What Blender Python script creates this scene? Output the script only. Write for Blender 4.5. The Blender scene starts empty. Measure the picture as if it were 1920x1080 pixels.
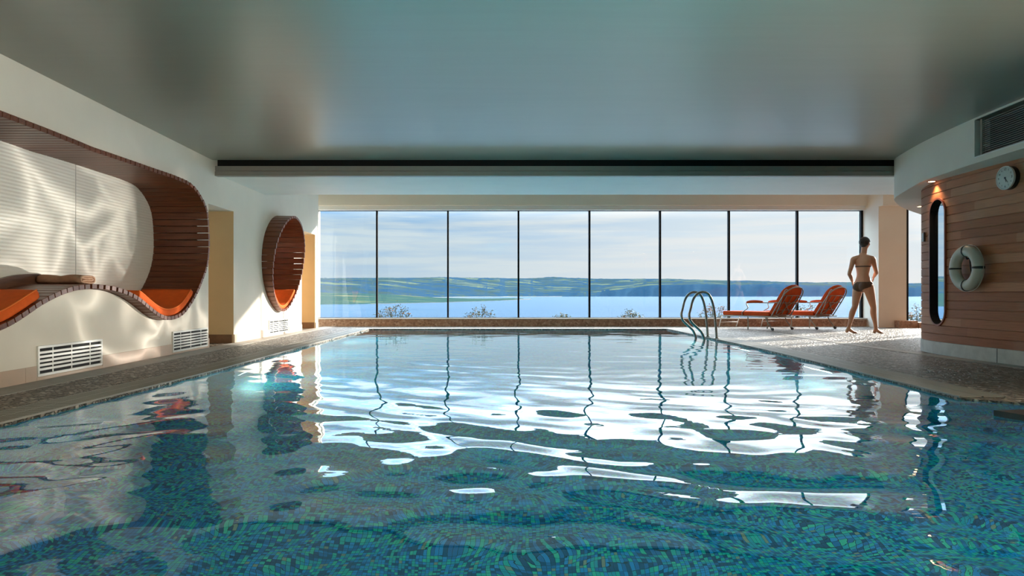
import bpy, bmesh, math, random
import numpy as np
from mathutils import Vector, Matrix, noise
from mathutils.geometry import tessellate_polygon
random.seed(7)
SC = bpy.context.scene
COL = SC.collection

# ------------------------------------------------------------------ camera
cam = bpy.data.cameras.new('camera')
cam.lens = 24.0; cam.sensor_width = 36.0
cam.shift_x = (960 - 900) / 1920.0
cam.shift_y = (552 - 540) / 1920.0
cam.clip_start = 0.02; cam.clip_end = 40000
camo = bpy.data.objects.new('camera', cam); COL.objects.link(camo)
camo.location = (0, 0, 0.71); camo.rotation_euler = (math.pi / 2, 0, 0)
SC.camera = camo

# ------------------------------------------------------------------ sky, sun, exposure
SC.view_settings.view_transform = 'Standard'
SC.view_settings.look = 'None'
SC.view_settings.exposure = 0.0
SC.view_settings.gamma = 1.0
try:
    SC.view_settings.use_curve_mapping = False
except Exception:
    pass
cy = SC.cycles
cy.max_bounces = 10; cy.diffuse_bounces = 5; cy.glossy_bounces = 5; cy.transmission_bounces = 8
cy.transparent_max_bounces = 12
cy.caustics_reflective = True; cy.caustics_refractive = True
cy.sample_clamp_indirect = 6.0; cy.blur_glossy = 0.2
cy.use_denoising = True

SUN = Vector((0.82, 0.575, 0.253)).normalized()      # towards the sun

def N(nt, t, **kw):
    n = nt.nodes.new(t)
    for k, v in kw.items():
        if k in ('operation', 'blend_type', 'data_type', 'noise_dimensions', 'feature', 'wave_type', 'bands_direction',
                 'interpolation_type', 'voronoi_dimensions', 'wave_profile', 'vector_type', 'distance', 'white_dimensions'):
            setattr(n, k, v)
        else:
            n.inputs[k].default_value = v
    return n

def L(nt, a, ao, b, bi):
    nt.links.new(a.outputs[ao], b.inputs[bi])

def ramp(nt, stops, interp='LINEAR'):
    r = nt.nodes.new('ShaderNodeValToRGB')
    e = r.color_ramp.elements
    r.color_ramp.interpolation = interp
    e[0].position, e[0].color = stops[0][0], (*stops[0][1], 1)
    e[1].position, e[1].color = stops[1][0], (*stops[1][1], 1)
    for p, c in stops[2:]:
        q = e.new(p); q.color = (*c, 1)
    return r

def math_node(nt, op, a=None, b=None, va=None, vb=None, clamp=False):
    m = nt.nodes.new('ShaderNodeMath'); m.operation = op; m.use_clamp = clamp
    if a is not None: nt.links.new(a, m.inputs[0])
    if b is not None: nt.links.new(b, m.inputs[1])
    if va is not None: m.inputs[0].default_value = va
    if vb is not None: m.inputs[1].default_value = vb
    return m.outputs[0]

def mixc(nt, fac, a, b, blend='MIX'):
    m = nt.nodes.new('ShaderNodeMix'); m.data_type = 'RGBA'; m.blend_type = blend
    for sock, v in ((m.inputs['Factor'], fac), (m.inputs[6], a), (m.inputs[7], b)):
        if hasattr(v, 'links') or hasattr(v, 'is_linked'):
            nt.links.new(v, sock)
        elif isinstance(v, (int, float)):
            sock.default_value = v
        else:
            sock.default_value = (*v, 1)
    return m.outputs[2]

def make_world():
    w = bpy.data.worlds.new('sky'); SC.world = w; w.use_nodes = True
    nt = w.node_tree; nt.nodes.clear()
    out = nt.nodes.new('ShaderNodeOutputWorld'); bg = nt.nodes.new('ShaderNodeBackground')
    tc = nt.nodes.new('ShaderNodeTexCoord'); sep = nt.nodes.new('ShaderNodeSeparateXYZ')
    L(nt, tc, 'Generated', sep, 0)
    z = sep.outputs['Z']
    # blue at the left, white towards the sun at the right
    dotn = N(nt, 'ShaderNodeVectorMath', operation='DOT_PRODUCT'); L(nt, tc, 'Generated', dotn, 0)
    dotn.inputs[1].default_value = SUN
    d = dotn.outputs['Value']
    # side: 0 left, 1 right
    side = nt.nodes.new('ShaderNodeMapRange'); nt.links.new(sep.outputs['X'], side.inputs[0])
    side.inputs[1].default_value = -0.25; side.inputs[2].default_value = 0.48
    side.interpolation_type = 'SMOOTHSTEP'
    # clouds: long thin streaks
    mp = N(nt, 'ShaderNodeMapping'); L(nt, tc, 'Generated', mp, 'Vector')
    mp.inputs['Scale'].default_value = (3.2, 3.2, 44.0); mp.inputs['Rotation'].default_value = (0, 0.05, 0)
    n1 = N(nt, 'ShaderNodeTexNoise', Scale=1.3, Detail=5.0, Roughness=0.55); L(nt, mp, 0, n1, 'Vector')
    cr = nt.nodes.new('ShaderNodeMapRange'); L(nt, n1, 'Fac', cr, 0)
    cr.inputs[1].default_value = 0.42; cr.inputs[2].default_value = 0.60
    blue = mixc(nt, side.outputs[0], (0.31, 0.54, 0.80), (0.78, 0.87, 0.93))
    white = mixc(nt, side.outputs[0], (0.64, 0.76, 0.82), (0.90, 0.91, 0.91))
    c1 = mixc(nt, cr.outputs[0], blue, white)
    # paler toward the horizon
    hz = nt.nodes.new('ShaderNodeMapRange'); nt.links.new(z, hz.inputs[0])
    hz.inputs[1].default_value = 0.11; hz.inputs[2].default_value = 0.02
    pale = mixc(nt, side.outputs[0], (0.60, 0.72, 0.79), (0.90, 0.91, 0.91))
    hf = math_node(nt, 'MULTIPLY', hz.outputs[0], vb=0.75)
    c2 = mixc(nt, hf, c1, pale)
    # brightness with height and toward the sun
    up = nt.nodes.new('ShaderNodeMapRange'); nt.links.new(z, up.inputs[0])
    up.inputs[1].default_value = 0.10; up.inputs[2].default_value = 0.25
    up.inputs[3].default_value = 1.0; up.inputs[4].default_value = UPS
    up.interpolation_type = 'SMOOTHSTEP'
    sg = nt.nodes.new('ShaderNodeMapRange'); nt.links.new(d, sg.inputs[0])
    sg.inputs[1].default_value = 0.91; sg.inputs[2].default_value = 1.0
    sg.inputs[3].default_value = 1.0; sg.inputs[4].default_value = 2.2
    st = math_node(nt, 'MULTIPLY', up.outputs[0], sg.outputs[0])
    L(nt, bg, 0, out, 0)
    nt.links.new(c2, bg.inputs['Color']); nt.links.new(st, bg.inputs['Strength'])
    w.cycles.sampling_method = 'MANUAL'; w.cycles.sample_map_resolution = 1024
UPS = 8.0
make_world()

sun = bpy.data.lights.new('sun', 'SUN'); sun.energy = 14.0; sun.angle = math.radians(1.0); sun.color = (1.0, 0.93, 0.82)
suno = bpy.data.objects.new('sun', sun); COL.objects.link(suno)
suno.rotation_euler = SUN.to_track_quat('Z', 'Y').to_euler(); suno.location = (30, 20, 12)

def area(name, loc, direction, sx, sy, power, col=(1, 1, 1), spread=180):
    l = bpy.data.lights.new(name, 'AREA'); l.shape = 'RECTANGLE'; l.size = sx; l.size_y = sy; l.energy = power; l.color = col
    l.spread = math.radians(spread)
    o = bpy.data.objects.new(name, l); COL.objects.link(o); o.location = loc
    o.rotation_euler = Vector(direction).to_track_quat('-Z', 'Y').to_euler()
    return o
# added area lamp, out of view at the right, brightening the left wall
area('side_fill', (4.5, 1.0, 1.25), (-1, 0.14, 0.0), 7.5, 1.7, 135, (1.0, 0.88, 0.72), 120)
# added spot with a ripple pattern, imitating sun reflections on the left wall
def ripple_spot(loc, target, power, cone, scale):
    l = bpy.data.lights.new('ripple_fill', 'SPOT'); l.energy = power; l.color = (1.0, 0.95, 0.86)
    l.spot_size = math.radians(cone); l.spot_blend = 0.75; l.shadow_soft_size = 0.004
    l.use_nodes = True; nt = l.node_tree; em = nt.nodes['Emission']
    tc = nt.nodes.new('ShaderNodeTexCoord')
    mp = N(nt, 'ShaderNodeMapping'); mp.inputs['Scale'].default_value = (1.0, 1.0, 1.0); L(nt, tc, 'Normal', mp, 'Vector')
    n = N(nt, 'ShaderNodeTexNoise', Scale=scale * .5, Detail=2.0); L(nt, mp, 0, n, 'Vector')
    wv = mixc(nt, 0.16, mp.outputs[0], n.outputs['Color'], 'LINEAR_LIGHT')
    v = N(nt, 'ShaderNodeTexVoronoi', Scale=scale); v.feature = 'DISTANCE_TO_EDGE'; nt.links.new(wv, v.inputs['Vector'])
    a = nt.nodes.new('ShaderNodeMapRange'); L(nt, v, 'Distance', a, 0); a.inputs[1].default_value = 0.0; a.inputs[2].default_value = 0.30
    a.inputs[3].default_value = 1.0; a.inputs[4].default_value = 0.0
    p = math_node(nt, 'POWER', a.outputs[0], vb=2.2)
    n2 = N(nt, 'ShaderNodeTexNoise', Scale=scale * .32, Detail=1.0); L(nt, tc, 'Normal', n2, 'Vector')
    b = nt.nodes.new('ShaderNodeMapRange'); L(nt, n2, 'Fac', b, 0); b.inputs[1].default_value = 0.42; b.inputs[2].default_value = 0.62
    q = math_node(nt, 'MULTIPLY', math_node(nt, 'ADD', p, vb=0.18), b.outputs[0])
    nt.links.new(q, em.inputs['Strength'])
    o = bpy.data.objects.new('ripple_fill', l); COL.objects.link(o); o.location = loc
    o.rotation_euler = (Vector(target) - Vector(loc)).to_track_quat('-Z', 'Y').to_euler()
ripple_spot((1.3, 11.6, 0.03), (-3.9, 7.9, 1.05), 2500, 38, 10.0)
# added teal area lamp, out of view, tinting the middle of the ceiling
area('ceiling_fill', (0.75, 0.1, 0.06), (0.0, 0.75, 1), 1.3, 0.7, 120, (0.0, 0.62, 0.80), 85)
# unseen lamps added under water to brighten the tiles and tint the ceiling
for x, y, dx in ((-2.75, 2.6, 1), (-2.85, 0.2, 1), (5.1, 3.0, -1), (5.1, 0.4, -1)):
    area('pool_fill', (x, y, -0.55), (dx, 0, -0.15), 0.5, 0.35, 50, (0.80, 1.0, 1.0))
for x, y, dx in ((-2.35, 7.0, 1), (-2.31, 9.5, 1), (-2.27, 12.0, 1), (3.48, 7.0, -1), (3.64, 9.5, -1), (3.73, 12.0, -1)):
    area('pool_fill', (x, y, -0.60), (dx, 0, -0.30), 0.5, 0.35, 26, (0.40, 1.0, 0.95))

# ------------------------------------------------------------------ helpers
def tag(o, label=None, cat=None, group=None, kind=None):
    if label: o['label'] = label
    if cat: o['category'] = cat
    if group: o['group'] = group
    if kind: o['kind'] = kind
    return o

def empty(name, loc, label, cat, group=None, rz=0.0):
    o = bpy.data.objects.new(name, None); COL.objects.link(o)
    o.location = loc; o.rotation_euler = (0, 0, rz); o.empty_display_size = 0.1
    return tag(o, label, cat, group)

def link(name, me, mat=None, parent=None, smooth=False):
    o = bpy.data.objects.new(name, me); COL.objects.link(o)
    if mat is not None:
        for m in (mat if isinstance(mat, (list, tuple)) else [mat]):
            me.materials.append(m)
    if smooth:
        for p in me.polygons: p.use_smooth = True
    if parent is not None:
        o.parent = parent
    return o

def to_obj(name, bm, mat=None, parent=None, smooth=False, off=None):
    bmesh.ops.recalc_face_normals(bm, faces=bm.faces[:])
    if off is not None:
        bmesh.ops.translate(bm, verts=bm.verts[:], vec=-Vector(off))
    me = bpy.data.meshes.new(name); bm.to_mesh(me); bm.free()
    return link(name, me, mat, parent, smooth)

def box(bm, x0, x1, y0, y1, z0, z1):
    vs = [bm.verts.new((x, y, z)) for x in (x0, x1) for y in (y0, y1) for z in (z0, z1)]
    for f in ((0, 1, 3, 2), (4, 6, 7, 5), (0, 4, 5, 1), (2, 3, 7, 6), (0, 2, 6, 4), (1, 5, 7, 3)):
        bm.faces.new([vs[i] for i in f])
    return vs

def hexa(bm, b, t):
    """b: four bottom points, t: four top points"""
    v = [bm.verts.new(p) for p in list(b) + list(t)]
    for f in ((3, 2, 1, 0), (4, 5, 6, 7), (0, 1, 5, 4), (1, 2, 6, 5), (2, 3, 7, 6), (3, 0, 4, 7)):
        bm.faces.new([v[i] for i in f])
    return v

def quad(bm, *pts):
    return bm.faces.new([bm.verts.new(p) for p in pts])

def tube(bm, pts, r, n=10, closed=False, caps=True):
    pts = [Vector(p) for p in pts]
    rs = r if isinstance(r, (list, tuple)) else [r] * len(pts)
    m = len(pts); rings = []
    prev = None
    for i, p in enumerate(pts):
        a = pts[(i - 1) % m] if (closed or i > 0) else p
        b = pts[(i + 1) % m] if (closed or i < m - 1) else p
        t = (b - a).normalized()
        if prev is None:
            ref = Vector((0, 0, 1)) if abs(t.z) < 0.9 else Vector((1, 0, 0))
            u = t.cross(ref).normalized()
        else:
            u = (prev - t * prev.dot(t))
            u = u.normalized() if u.length > 1e-6 else t.orthogonal().normalized()
        prev = u; v = t.cross(u)
        rings.append([bm.verts.new(p + (u * math.cos(2 * math.pi * k / n) + v * math.sin(2 * math.pi * k / n)) * rs[i]) for k in range(n)])
    for i in range(m if closed else m - 1):
        A, B = rings[i], rings[(i + 1) % m]
        sh = 0
        if closed and i == m - 1:
            sh = min(range(n), key=lambda s: (A[0].co - B[s].co).length)
        for k in range(n):
            bm.faces.new((A[k], A[(k + 1) % n], B[(k + 1 + sh) % n], B[(k + sh) % n]))
    if caps and not closed:
        bm.faces.new(rings[0][::-1]); bm.faces.new(rings[-1])

def smooth_path(pts, per=8, closed=False):
    pts = [Vector(p) for p in pts]; n = len(pts); out = []
    rng = range(n) if closed else range(n - 1)
    for i in rng:
        if closed:
            p0, p1, p2, p3 = pts[i - 1], pts[i], pts[(i + 1) % n], pts[(i + 2) % n]
        else:
            p0, p1, p2, p3 = pts[max(i - 1, 0)], pts[i], pts[i + 1], pts[min(i + 2, n - 1)]
        for k in range(per):
            t = k / per
            out.append(0.5 * ((2 * p1) + (p2 - p0) * t + (2 * p0 - 5 * p1 + 4 * p2 - p3) * t * t + (3 * p1 - p0 - 3 * p2 + p3) * t ** 3))
    if not closed: out.append(pts[-1])
    return out

def resample(pts, step, closed=False):
    P = [Vector(p) for p in pts]
    if closed: P = P + [P[0]]
    cum = [0]
    for a, b in zip(P, P[1:]): cum.append(cum[-1] + (b - a).length)
    tot = cum[-1]; n = max(2, round(tot / step)); out = []
    j = 0
    for k in range(n if closed else n + 1):
        s = tot * k / n
        while j < len(cum) - 2 and cum[j + 1] < s: j += 1
        d = cum[j + 1] - cum[j]
        out.append(P[j].lerp(P[j + 1], (s - cum[j]) / d if d else 0))
    return out

def bevel(o, w=0.004, seg=2):
    m = o.modifiers.new('bevel', 'BEVEL'); m.width = w; m.segments = seg; m.limit_method = 'ANGLE'; m.angle_limit = math.radians(40)
    return o

def lathe(bm, prof, n=32, axis='z', c=(0, 0, 0)):
    rings = []
    for r, h in prof:
        ring = []
        for k in range(n):
            a = 2 * math.pi * k / n
            if axis == 'z': p = (c[0] + r * math.cos(a), c[1] + r * math.sin(a), c[2] + h)
            else: p = (c[0] + h, c[1] + r * math.cos(a), c[2] + r * math.sin(a))
            ring.append(bm.verts.new(p))
        rings.append(ring)
    for A, B in zip(rings, rings[1:]):
        for k in range(n):
            bm.faces.new((A[k], A[(k + 1) % n], B[(k + 1) % n], B[k]))
    bm.faces.new(rings[0][::-1]); bm.faces.new(rings[-1])

# ------------------------------------------------------------------ materials
MATS = {}
def mat(name, col=(0.8, 0.8, 0.8), rough=0.6, metal=0.0, spec=0.5, noise_amt=0.0, noise_scale=8.0, bump=0.0, bump_scale=60.0, coat=0.0, col2=None, stretch=None):
    m = bpy.data.materials.new(name); m.use_nodes = True
    nt = m.node_tree; b = nt.nodes['Principled BSDF']
    b.inputs['Base Color'].default_value = (*col, 1); b.inputs['Roughness'].default_value = rough
    b.inputs['Metallic'].default_value = metal; b.inputs['Specular IOR Level'].default_value = spec
    b.inputs['Coat Weight'].default_value = coat
    tc = nt.nodes.new('ShaderNodeTexCoord'); src = tc.outputs['Object']
    if stretch:
        mp = N(nt, 'ShaderNodeMapping'); mp.inputs['Scale'].default_value = stretch
        nt.links.new(src, mp.inputs['Vector']); src = mp.outputs[0]
    if noise_amt or col2:
        n = N(nt, 'ShaderNodeTexNoise', Scale=noise_scale, Detail=6.0, Roughness=0.6)
        nt.links.new(src, n.inputs['Vector'])
        c2 = col2 if col2 else tuple(c * (1 - noise_amt) for c in col)
        mr = nt.nodes.new('ShaderNodeMapRange'); L(nt, n, 'Fac', mr, 0)
        mr.inputs[1].default_value = 0.35; mr.inputs[2].default_value = 0.65
        nt.links.new(mixc(nt, mr.outputs[0], col, c2), b.inputs['Base Color'])
    if bump:
        n2 = N(nt, 'ShaderNodeTexNoise', Scale=bump_scale, Detail=4.0)
        nt.links.new(src, n2.inputs['Vector'])
        bp = N(nt, 'ShaderNodeBump', Strength=bump, Distance=0.01); L(nt, n2, 'Fac', bp, 'Height'); L(nt, bp, 0, b, 'Normal')
    MATS[name] = m
    return m

m_plaster = mat('plaster_cream', (0.78, 0.71, 0.60), 0.7, spec=0.3, noise_amt=0.05, noise_scale=1.6, bump=0.08, bump_scale=140)
m_ceiling = mat('ceiling_paint', (0.30, 0.265, 0.205), 0.30, spec=0.65, noise_amt=0.05, noise_scale=2.0, bump=0.03, bump_scale=60, stretch=(0.4, 6, 6))
m_soffit = mat('soffit_paint', (0.82, 0.80, 0.75), 0.55, spec=0.4, noise_amt=0.04, noise_scale=2)
m_tan = mat('tan_paint', (0.76, 0.56, 0.33), 0.65, spec=0.3, noise_amt=0.06, noise_scale=2, bump=0.05, bump_scale=90)
m_brownbase = mat('brown_skirting', (0.26, 0.14, 0.08), 0.6, noise_amt=0.2, noise_scale=10)
m_stone = mat('pink_limestone', (0.56, 0.39, 0.28), 0.5, noise_scale=6, col2=(0.50, 0.37, 0.27), bump=0.05, bump_scale=50)
m_border = mat('grey_stone_border', (0.36, 0.32, 0.27), 0.6, noise_scale=9, col2=(0.30, 0.26, 0.22), bump=0.08, bump_scale=80)
m_coping = mat('pale_coping', (0.62, 0.56, 0.48), 0.5, noise_scale=7, col2=(0.54, 0.48, 0.40), bump=0.05)
m_concrete = mat('concrete_plinth', (0.56, 0.55, 0.51), 0.55, noise_scale=7, col2=(0.44, 0.43, 0.40), bump=0.1, bump_scale=40)
m_grate = mat('grate_plastic', (0.27, 0.245, 0.20), 0.45, noise_amt=0.1, noise_scale=5)
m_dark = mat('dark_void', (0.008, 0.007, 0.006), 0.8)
m_darkbronze = mat('dark_bronze_frame', (0.006, 0.005, 0.005), 0.6, spec=0.15)
m_white_metal = mat('white_enamel', (0.80, 0.79, 0.74), 0.35)
m_beam = mat('beam_grey', (0.33, 0.29, 0.25), 0.45, noise_amt=0.05)
m_steel = mat('polished_steel', (0.36, 0.34, 0.31), 0.18, metal=1.0)
m_iron = mat('grey_iron', (0.30, 0.29, 0.24), 0.45, metal=0.3)
m_rubber = mat('black_rubber', (0.02, 0.018, 0.016), 0.6)
m_orange = mat('orange_fabric', (0.80, 0.125, 0.018), 0.85, spec=0.15, noise_amt=0.12, noise_scale=14, bump=0.15, bump_scale=350)
m_orange_chair = mat('red_orange_canvas', (0.58, 0.080, 0.014), 0.85, spec=0.15, noise_amt=0.15, noise_scale=10, bump=0.12, bump_scale=300)
m_pipe = mat('orange_piping', (0.85, 0.19, 0.035), 0.8, spec=0.2)
m_towel = mat('tan_towel', (0.42, 0.22, 0.13), 0.95, spec=0.05, noise_amt=0.2, noise_scale=20, bump=0.5, bump_scale=220)
m_towel2 = mat('pale_towel_edge', (0.62, 0.38, 0.25), 0.95, spec=0.05, noise_amt=0.2, noise_scale=40, bump=0.5, bump_scale=260)
m_slat = mat('slat_wood', (0.20, 0.060, 0.022), 0.38, spec=0.35, noise_scale=3.0, col2=(0.11, 0.030, 0.012), bump=0.06, bump_scale=30, stretch=(1.0, 14, 14))
m_railwood = mat('back_rail_wood', (0.17, 0.08, 0.045), 0.4, noise_scale=4, col2=(0.11, 0.05, 0.03), stretch=(8, 1, 8))
m_skin = mat('skin', (0.62, 0.33, 0.20), 0.5, spec=0.35, noise_amt=0.08, noise_scale=9)
m_hair = mat('dark_hair', (0.035, 0.02, 0.012), 0.5, noise_amt=0.3, noise_scale=60, bump=0.4, bump_scale=160, stretch=(1, 1, 0.2))
m_swim = mat('brown_swimwear', (0.13, 0.075, 0.05), 0.7, noise_amt=0.2, noise_scale=30)
m_ring = mat('off_white_vinyl', (0.60, 0.57, 0.49), 0.4, noise_amt=0.1, noise_scale=6)
m_black = mat('black_plastic', (0.012, 0.010, 0.010), 0.35)
m_clockface = mat('clock_face', (0.74, 0.74, 0.70), 0.4)
m_redframe = mat('red_brown_trim', (0.30, 0.07, 0.03), 0.3)
m_leaf = mat('rose_leaf', (0.035, 0.055, 0.022), 0.6, spec=.2, noise_scale=5, col2=(0.07, 0.055, 0.025))
m_petal = mat('rose_petal', (0.42, 0.22, 0.15), 0.6, noise_scale=12, col2=(0.50, 0.40, 0.32))
m_stem = mat('rose_stem', (0.05, 0.045, 0.025), 0.7)
m_mirror = mat('mirror_glass', (0.80, 0.84, 0.86), 0.015, metal=1.0)
m_terrace = mat('terrace_turf', (0.05, 0.065, 0.03), 0.9, noise_amt=0.4, noise_scale=2)
m_greybox = mat('switch_grey', (0.36, 0.38, 0.40), 0.4)
m_darkstone = mat('dark_wet_stone', (0.05, 0.05, 0.05), 0.3, noise_amt=0.3)

def panel_mat():
    m = mat('ribbed_panel', (0.82, 0.77, 0.67), 0.45, spec=0.4)
    nt = m.node_tree; b = nt.nodes['Principled BSDF']
    tc = nt.nodes.new('ShaderNodeTexCoord')
    w = N(nt, 'ShaderNodeTexWave', Scale=9.5, Distortion=0.0); w.bands_direction = 'Z'; w.wave_profile = 'SIN'
    L(nt, tc, 'Object', w, 'Vector')
    bp = N(nt, 'ShaderNodeBump', Strength=0.55, Distance=0.006); L(nt, w, 'Fac', bp, 'Height')
    n = N(nt, 'ShaderNodeTexNoise', Scale=1.2, Detail=2.0); L(nt, tc, 'Object', n, 'Vector')
    bp2 = N(nt, 'ShaderNodeBump', Strength=0.4, Distance=0.12); L(nt, n, 'Fac', bp2, 'Height'); L(nt, bp2, 0, bp, 'Normal')
    L(nt, bp, 0, b, 'Normal')
    return m
m_panel = panel_mat()

def pebble_mat():
    m = bpy.data.materials.new('pebble_deck'); m.use_nodes = True
    nt = m.node_tree; b = nt.nodes['Principled BSDF']
    tc = nt.nodes.new('ShaderNodeTexCoord')
    v = N(nt, 'ShaderNodeTexVoronoi', Scale=26.0); L(nt, tc, 'Object', v, 'Vector')
    r = ramp(nt, [(0.0, (0.10, 0.07, 0.045)), (0.35, (0.20, 0.145, 0.10)), (0.7, (0.33, 0.26, 0.19)), (1.0, (0.56, 0.47, 0.38))])
    bw = nt.nodes.new('ShaderNodeSeparateColor'); L(nt, v, 'Color', bw, 0); L(nt, bw, 0, r, 'Fac')
    v2 = N(nt, 'ShaderNodeTexVoronoi', Scale=26.0); v2.feature = 'DISTANCE_TO_EDGE'; L(nt, tc, 'Object', v2, 'Vector')
    mr = nt.nodes.new('ShaderNodeMapRange'); L(nt, v2, 'Distance', mr, 0); mr.inputs[2].default_value = 0.20
    c = mixc(nt, mr.outputs[0], (0.045, 0.034, 0.024), r.outputs[0])
    nt.links.new(c, b.inputs['Base Color'])
    bp = N(nt, 'ShaderNodeBump', Strength=1.0, Distance=0.010); L(nt, mr, 0, bp, 'Height'); L(nt, bp, 0, b, 'Normal')
    b.inputs['Roughness'].default_value = 0.5
    return m
m_pebble = pebble_mat()

def terrazzo_mat():
    m = bpy.data.materials.new('exposed_aggregate'); m.use_nodes = True
    nt = m.node_tree; b = nt.nodes['Principled BSDF']
    tc = nt.nodes.new('ShaderNodeTexCoord')
    v = N(nt, 'ShaderNodeTexVoronoi', Scale=30.0); L(nt, tc, 'Object', v, 'Vector')
    bw = nt.nodes.new('ShaderNodeSeparateColor'); L(nt, v, 'Color', bw, 0)
    r = ramp(nt, [(0.0, (0.20, 0.10, 0.06)), (0.3, (0.38, 0.21, 0.13)), (0.75, (0.50, 0.31, 0.20)), (1.0, (0.66, 0.48, 0.36))])
    L(nt, bw, 0, r, 'Fac')
    n = N(nt, 'ShaderNodeTexNoise', Scale=3.0, Detail=3.0); L(nt, tc, 'Object', n, 'Vector')
    c = mixc(nt, 0.35, r.outputs[0], (0.42, 0.25, 0.16))
    nt.links.new(c, b.inputs['Base Color']); b.inputs['Roughness'].default_value = 0.5
    return m
m_terrazzo = terrazzo_mat()

def mosaic_mat():
    m = bpy.data.materials.new('glass_mosaic'); m.use_nodes = True
    nt = m.node_tree; b = nt.nodes['Principled BSDF']
    tc = nt.nodes.new('ShaderNodeTexCoord')
    T = 0.0175
    sc = N(nt, 'ShaderNodeVectorMath', operation='SCALE'); L(nt, tc, 'Object', sc, 0); sc.inputs['Scale'].default_value = 1 / T
    off = N(nt, 'ShaderNodeVectorMath', operation='ADD'); L(nt, sc, 0, off, 0); off.inputs[1].default_value = (0.37, 0.21, 0.43)
    fl = N(nt, 'ShaderNodeVectorMath', operation='FLOOR'); L(nt, off, 0, fl, 0)
    wn = nt.nodes.new('ShaderNodeTexWhiteNoise'); wn.noise_dimensions = '3D'; L(nt, fl, 0, wn, 'Vector')
    r = ramp(nt, [(0.0, (0.0, 0.09, 0.19)), (0.20, (0.0, 0.16, 0.38)), (0.38, (0.0, 0.26, 0.56)), (0.58, (0.0, 0.32, 0.40)),
                  (0.74, (0.0, 0.42, 0.34)), (0.88, (0.02, 0.50, 0.32)), (0.975, (0.20, 0.28, 0.20))], 'CONSTANT')
    L(nt, wn, 'Value', r, 'Fac')
    fr = N(nt, 'ShaderNodeVectorMath', operation='FRACTION'); L(nt, off, 0, fr, 0)
    sp = nt.nodes.new('ShaderNodeSeparateXYZ'); L(nt, fr, 0, sp, 0)
    def edge(o):
        a = math_node(nt, 'SUBTRACT', o, vb=0.5); a = math_node(nt, 'ABSOLUTE', a)
        return math_node(nt, 'GREATER_THAN', a, vb=0.455)
    g = math_node(nt, 'MAXIMUM', edge(sp.outputs[0]), edge(sp.outputs[1]))
    # the object z axis is only used on the upright walls, which have their own material
    c = mixc(nt, g, r.outputs[0], (0.0, 0.05, 0.07))
    nt.links.new(c, b.inputs['Base Color']); b.inputs['Roughness'].default_value = 0.3
    return m
m_mosaic = mosaic_mat()

def mosaic_wall_mat():
    m = m_mosaic.copy(); m.name = 'glass_mosaic_wall'
    return m
m_mosaic_wall = mosaic_wall_mat()

def water_mat(name, bump_scale, strength, dist):
    m = bpy.data.materials.new(name); m.use_nodes = True
    nt = m.node_tree; nt.nodes.clear()
    out = nt.nodes.new('ShaderNodeOutputMaterial')
    g = nt.nodes.new('ShaderNodeBsdfGlass'); g.inputs['Roughness'].default_value = 0.0; g.inputs['IOR'].default_value = 1.42
    g.inputs['Color'].default_value = (1.0, 1.0, 1.0, 1)
    tc = nt.nodes.new('ShaderNodeTexCoord')
    mp = N(nt, 'ShaderNodeMapping'); mp.inputs['Scale'].default_value = (0.6, 1.0, 1.0); L(nt, tc, 'Object', mp, 'Vector')
    n = N(nt, 'ShaderNodeTexNoise', Scale=bump_scale, Detail=2.0, Roughness=0.5); L(nt, mp, 0, n, 'Vector')
    bp = N(nt, 'ShaderNodeBump', Strength=strength, Distance=dist); L(nt, n, 'Fac', bp, 'Height'); L(nt, bp, 0, g, 'Normal')
    L(nt, g, 0, out, 'Surface')
    return m
m_water = water_mat('pool_water', 9.0, 0.25, 0.0022)

def sea_mat():
    m = bpy.data.materials.new('sea_water'); m.use_nodes = True
    nt = m.node_tree; nt.nodes.clear()
    out = nt.nodes.new('ShaderNodeOutputMaterial'); mx = nt.nodes.new('ShaderNodeMixShader'); mx.inputs[0].default_value = 0.72
    df = nt.nodes.new('ShaderNodeBsdfDiffuse'); gl = nt.nodes.new('ShaderNodeBsdfGlossy')
    gl.inputs['Roughness'].default_value = 0.135
    tc = nt.nodes.new('ShaderNodeTexCoord')
    mp = N(nt, 'ShaderNodeMapping'); mp.inputs['Scale'].default_value = (0.002, 0.012, 1); L(nt, tc, 'Object', mp, 'Vector')
    n = N(nt, 'ShaderNodeTexNoise', Scale=2.0, Detail=5.0); L(nt, mp, 0, n, 'Vector')
    nt.links.new(mixc(nt, n.outputs['Fac'], (0.010, 0.035, 0.075), (0.022, 0.055, 0.100)), df.inputs[0])
    nt.links.new(mixc(nt, n.outputs['Fac'], (0.46, 0.64, 0.84), (0.58, 0.74, 0.90)), gl.inputs[0])
    mp2 = N(nt, 'ShaderNodeMapping'); mp2.inputs['Scale'].default_value = (0.05, 0.15, 1); L(nt, tc, 'Object', mp2, 'Vector')
    n2 = N(nt, 'ShaderNodeTexNoise', Scale=3.0, Detail=6.0); L(nt, mp2, 0, n2, 'Vector')
    bp = N(nt, 'ShaderNodeBump', Strength=0.08, Distance=1.0); L(nt, n2, 'Fac', bp, 'Height'); L(nt, bp, 0, gl, 'Normal')
    L(nt, df, 0, mx, 1); L(nt, gl, 0, mx, 2); L(nt, mx, 0, out, 0)
    return m

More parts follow.
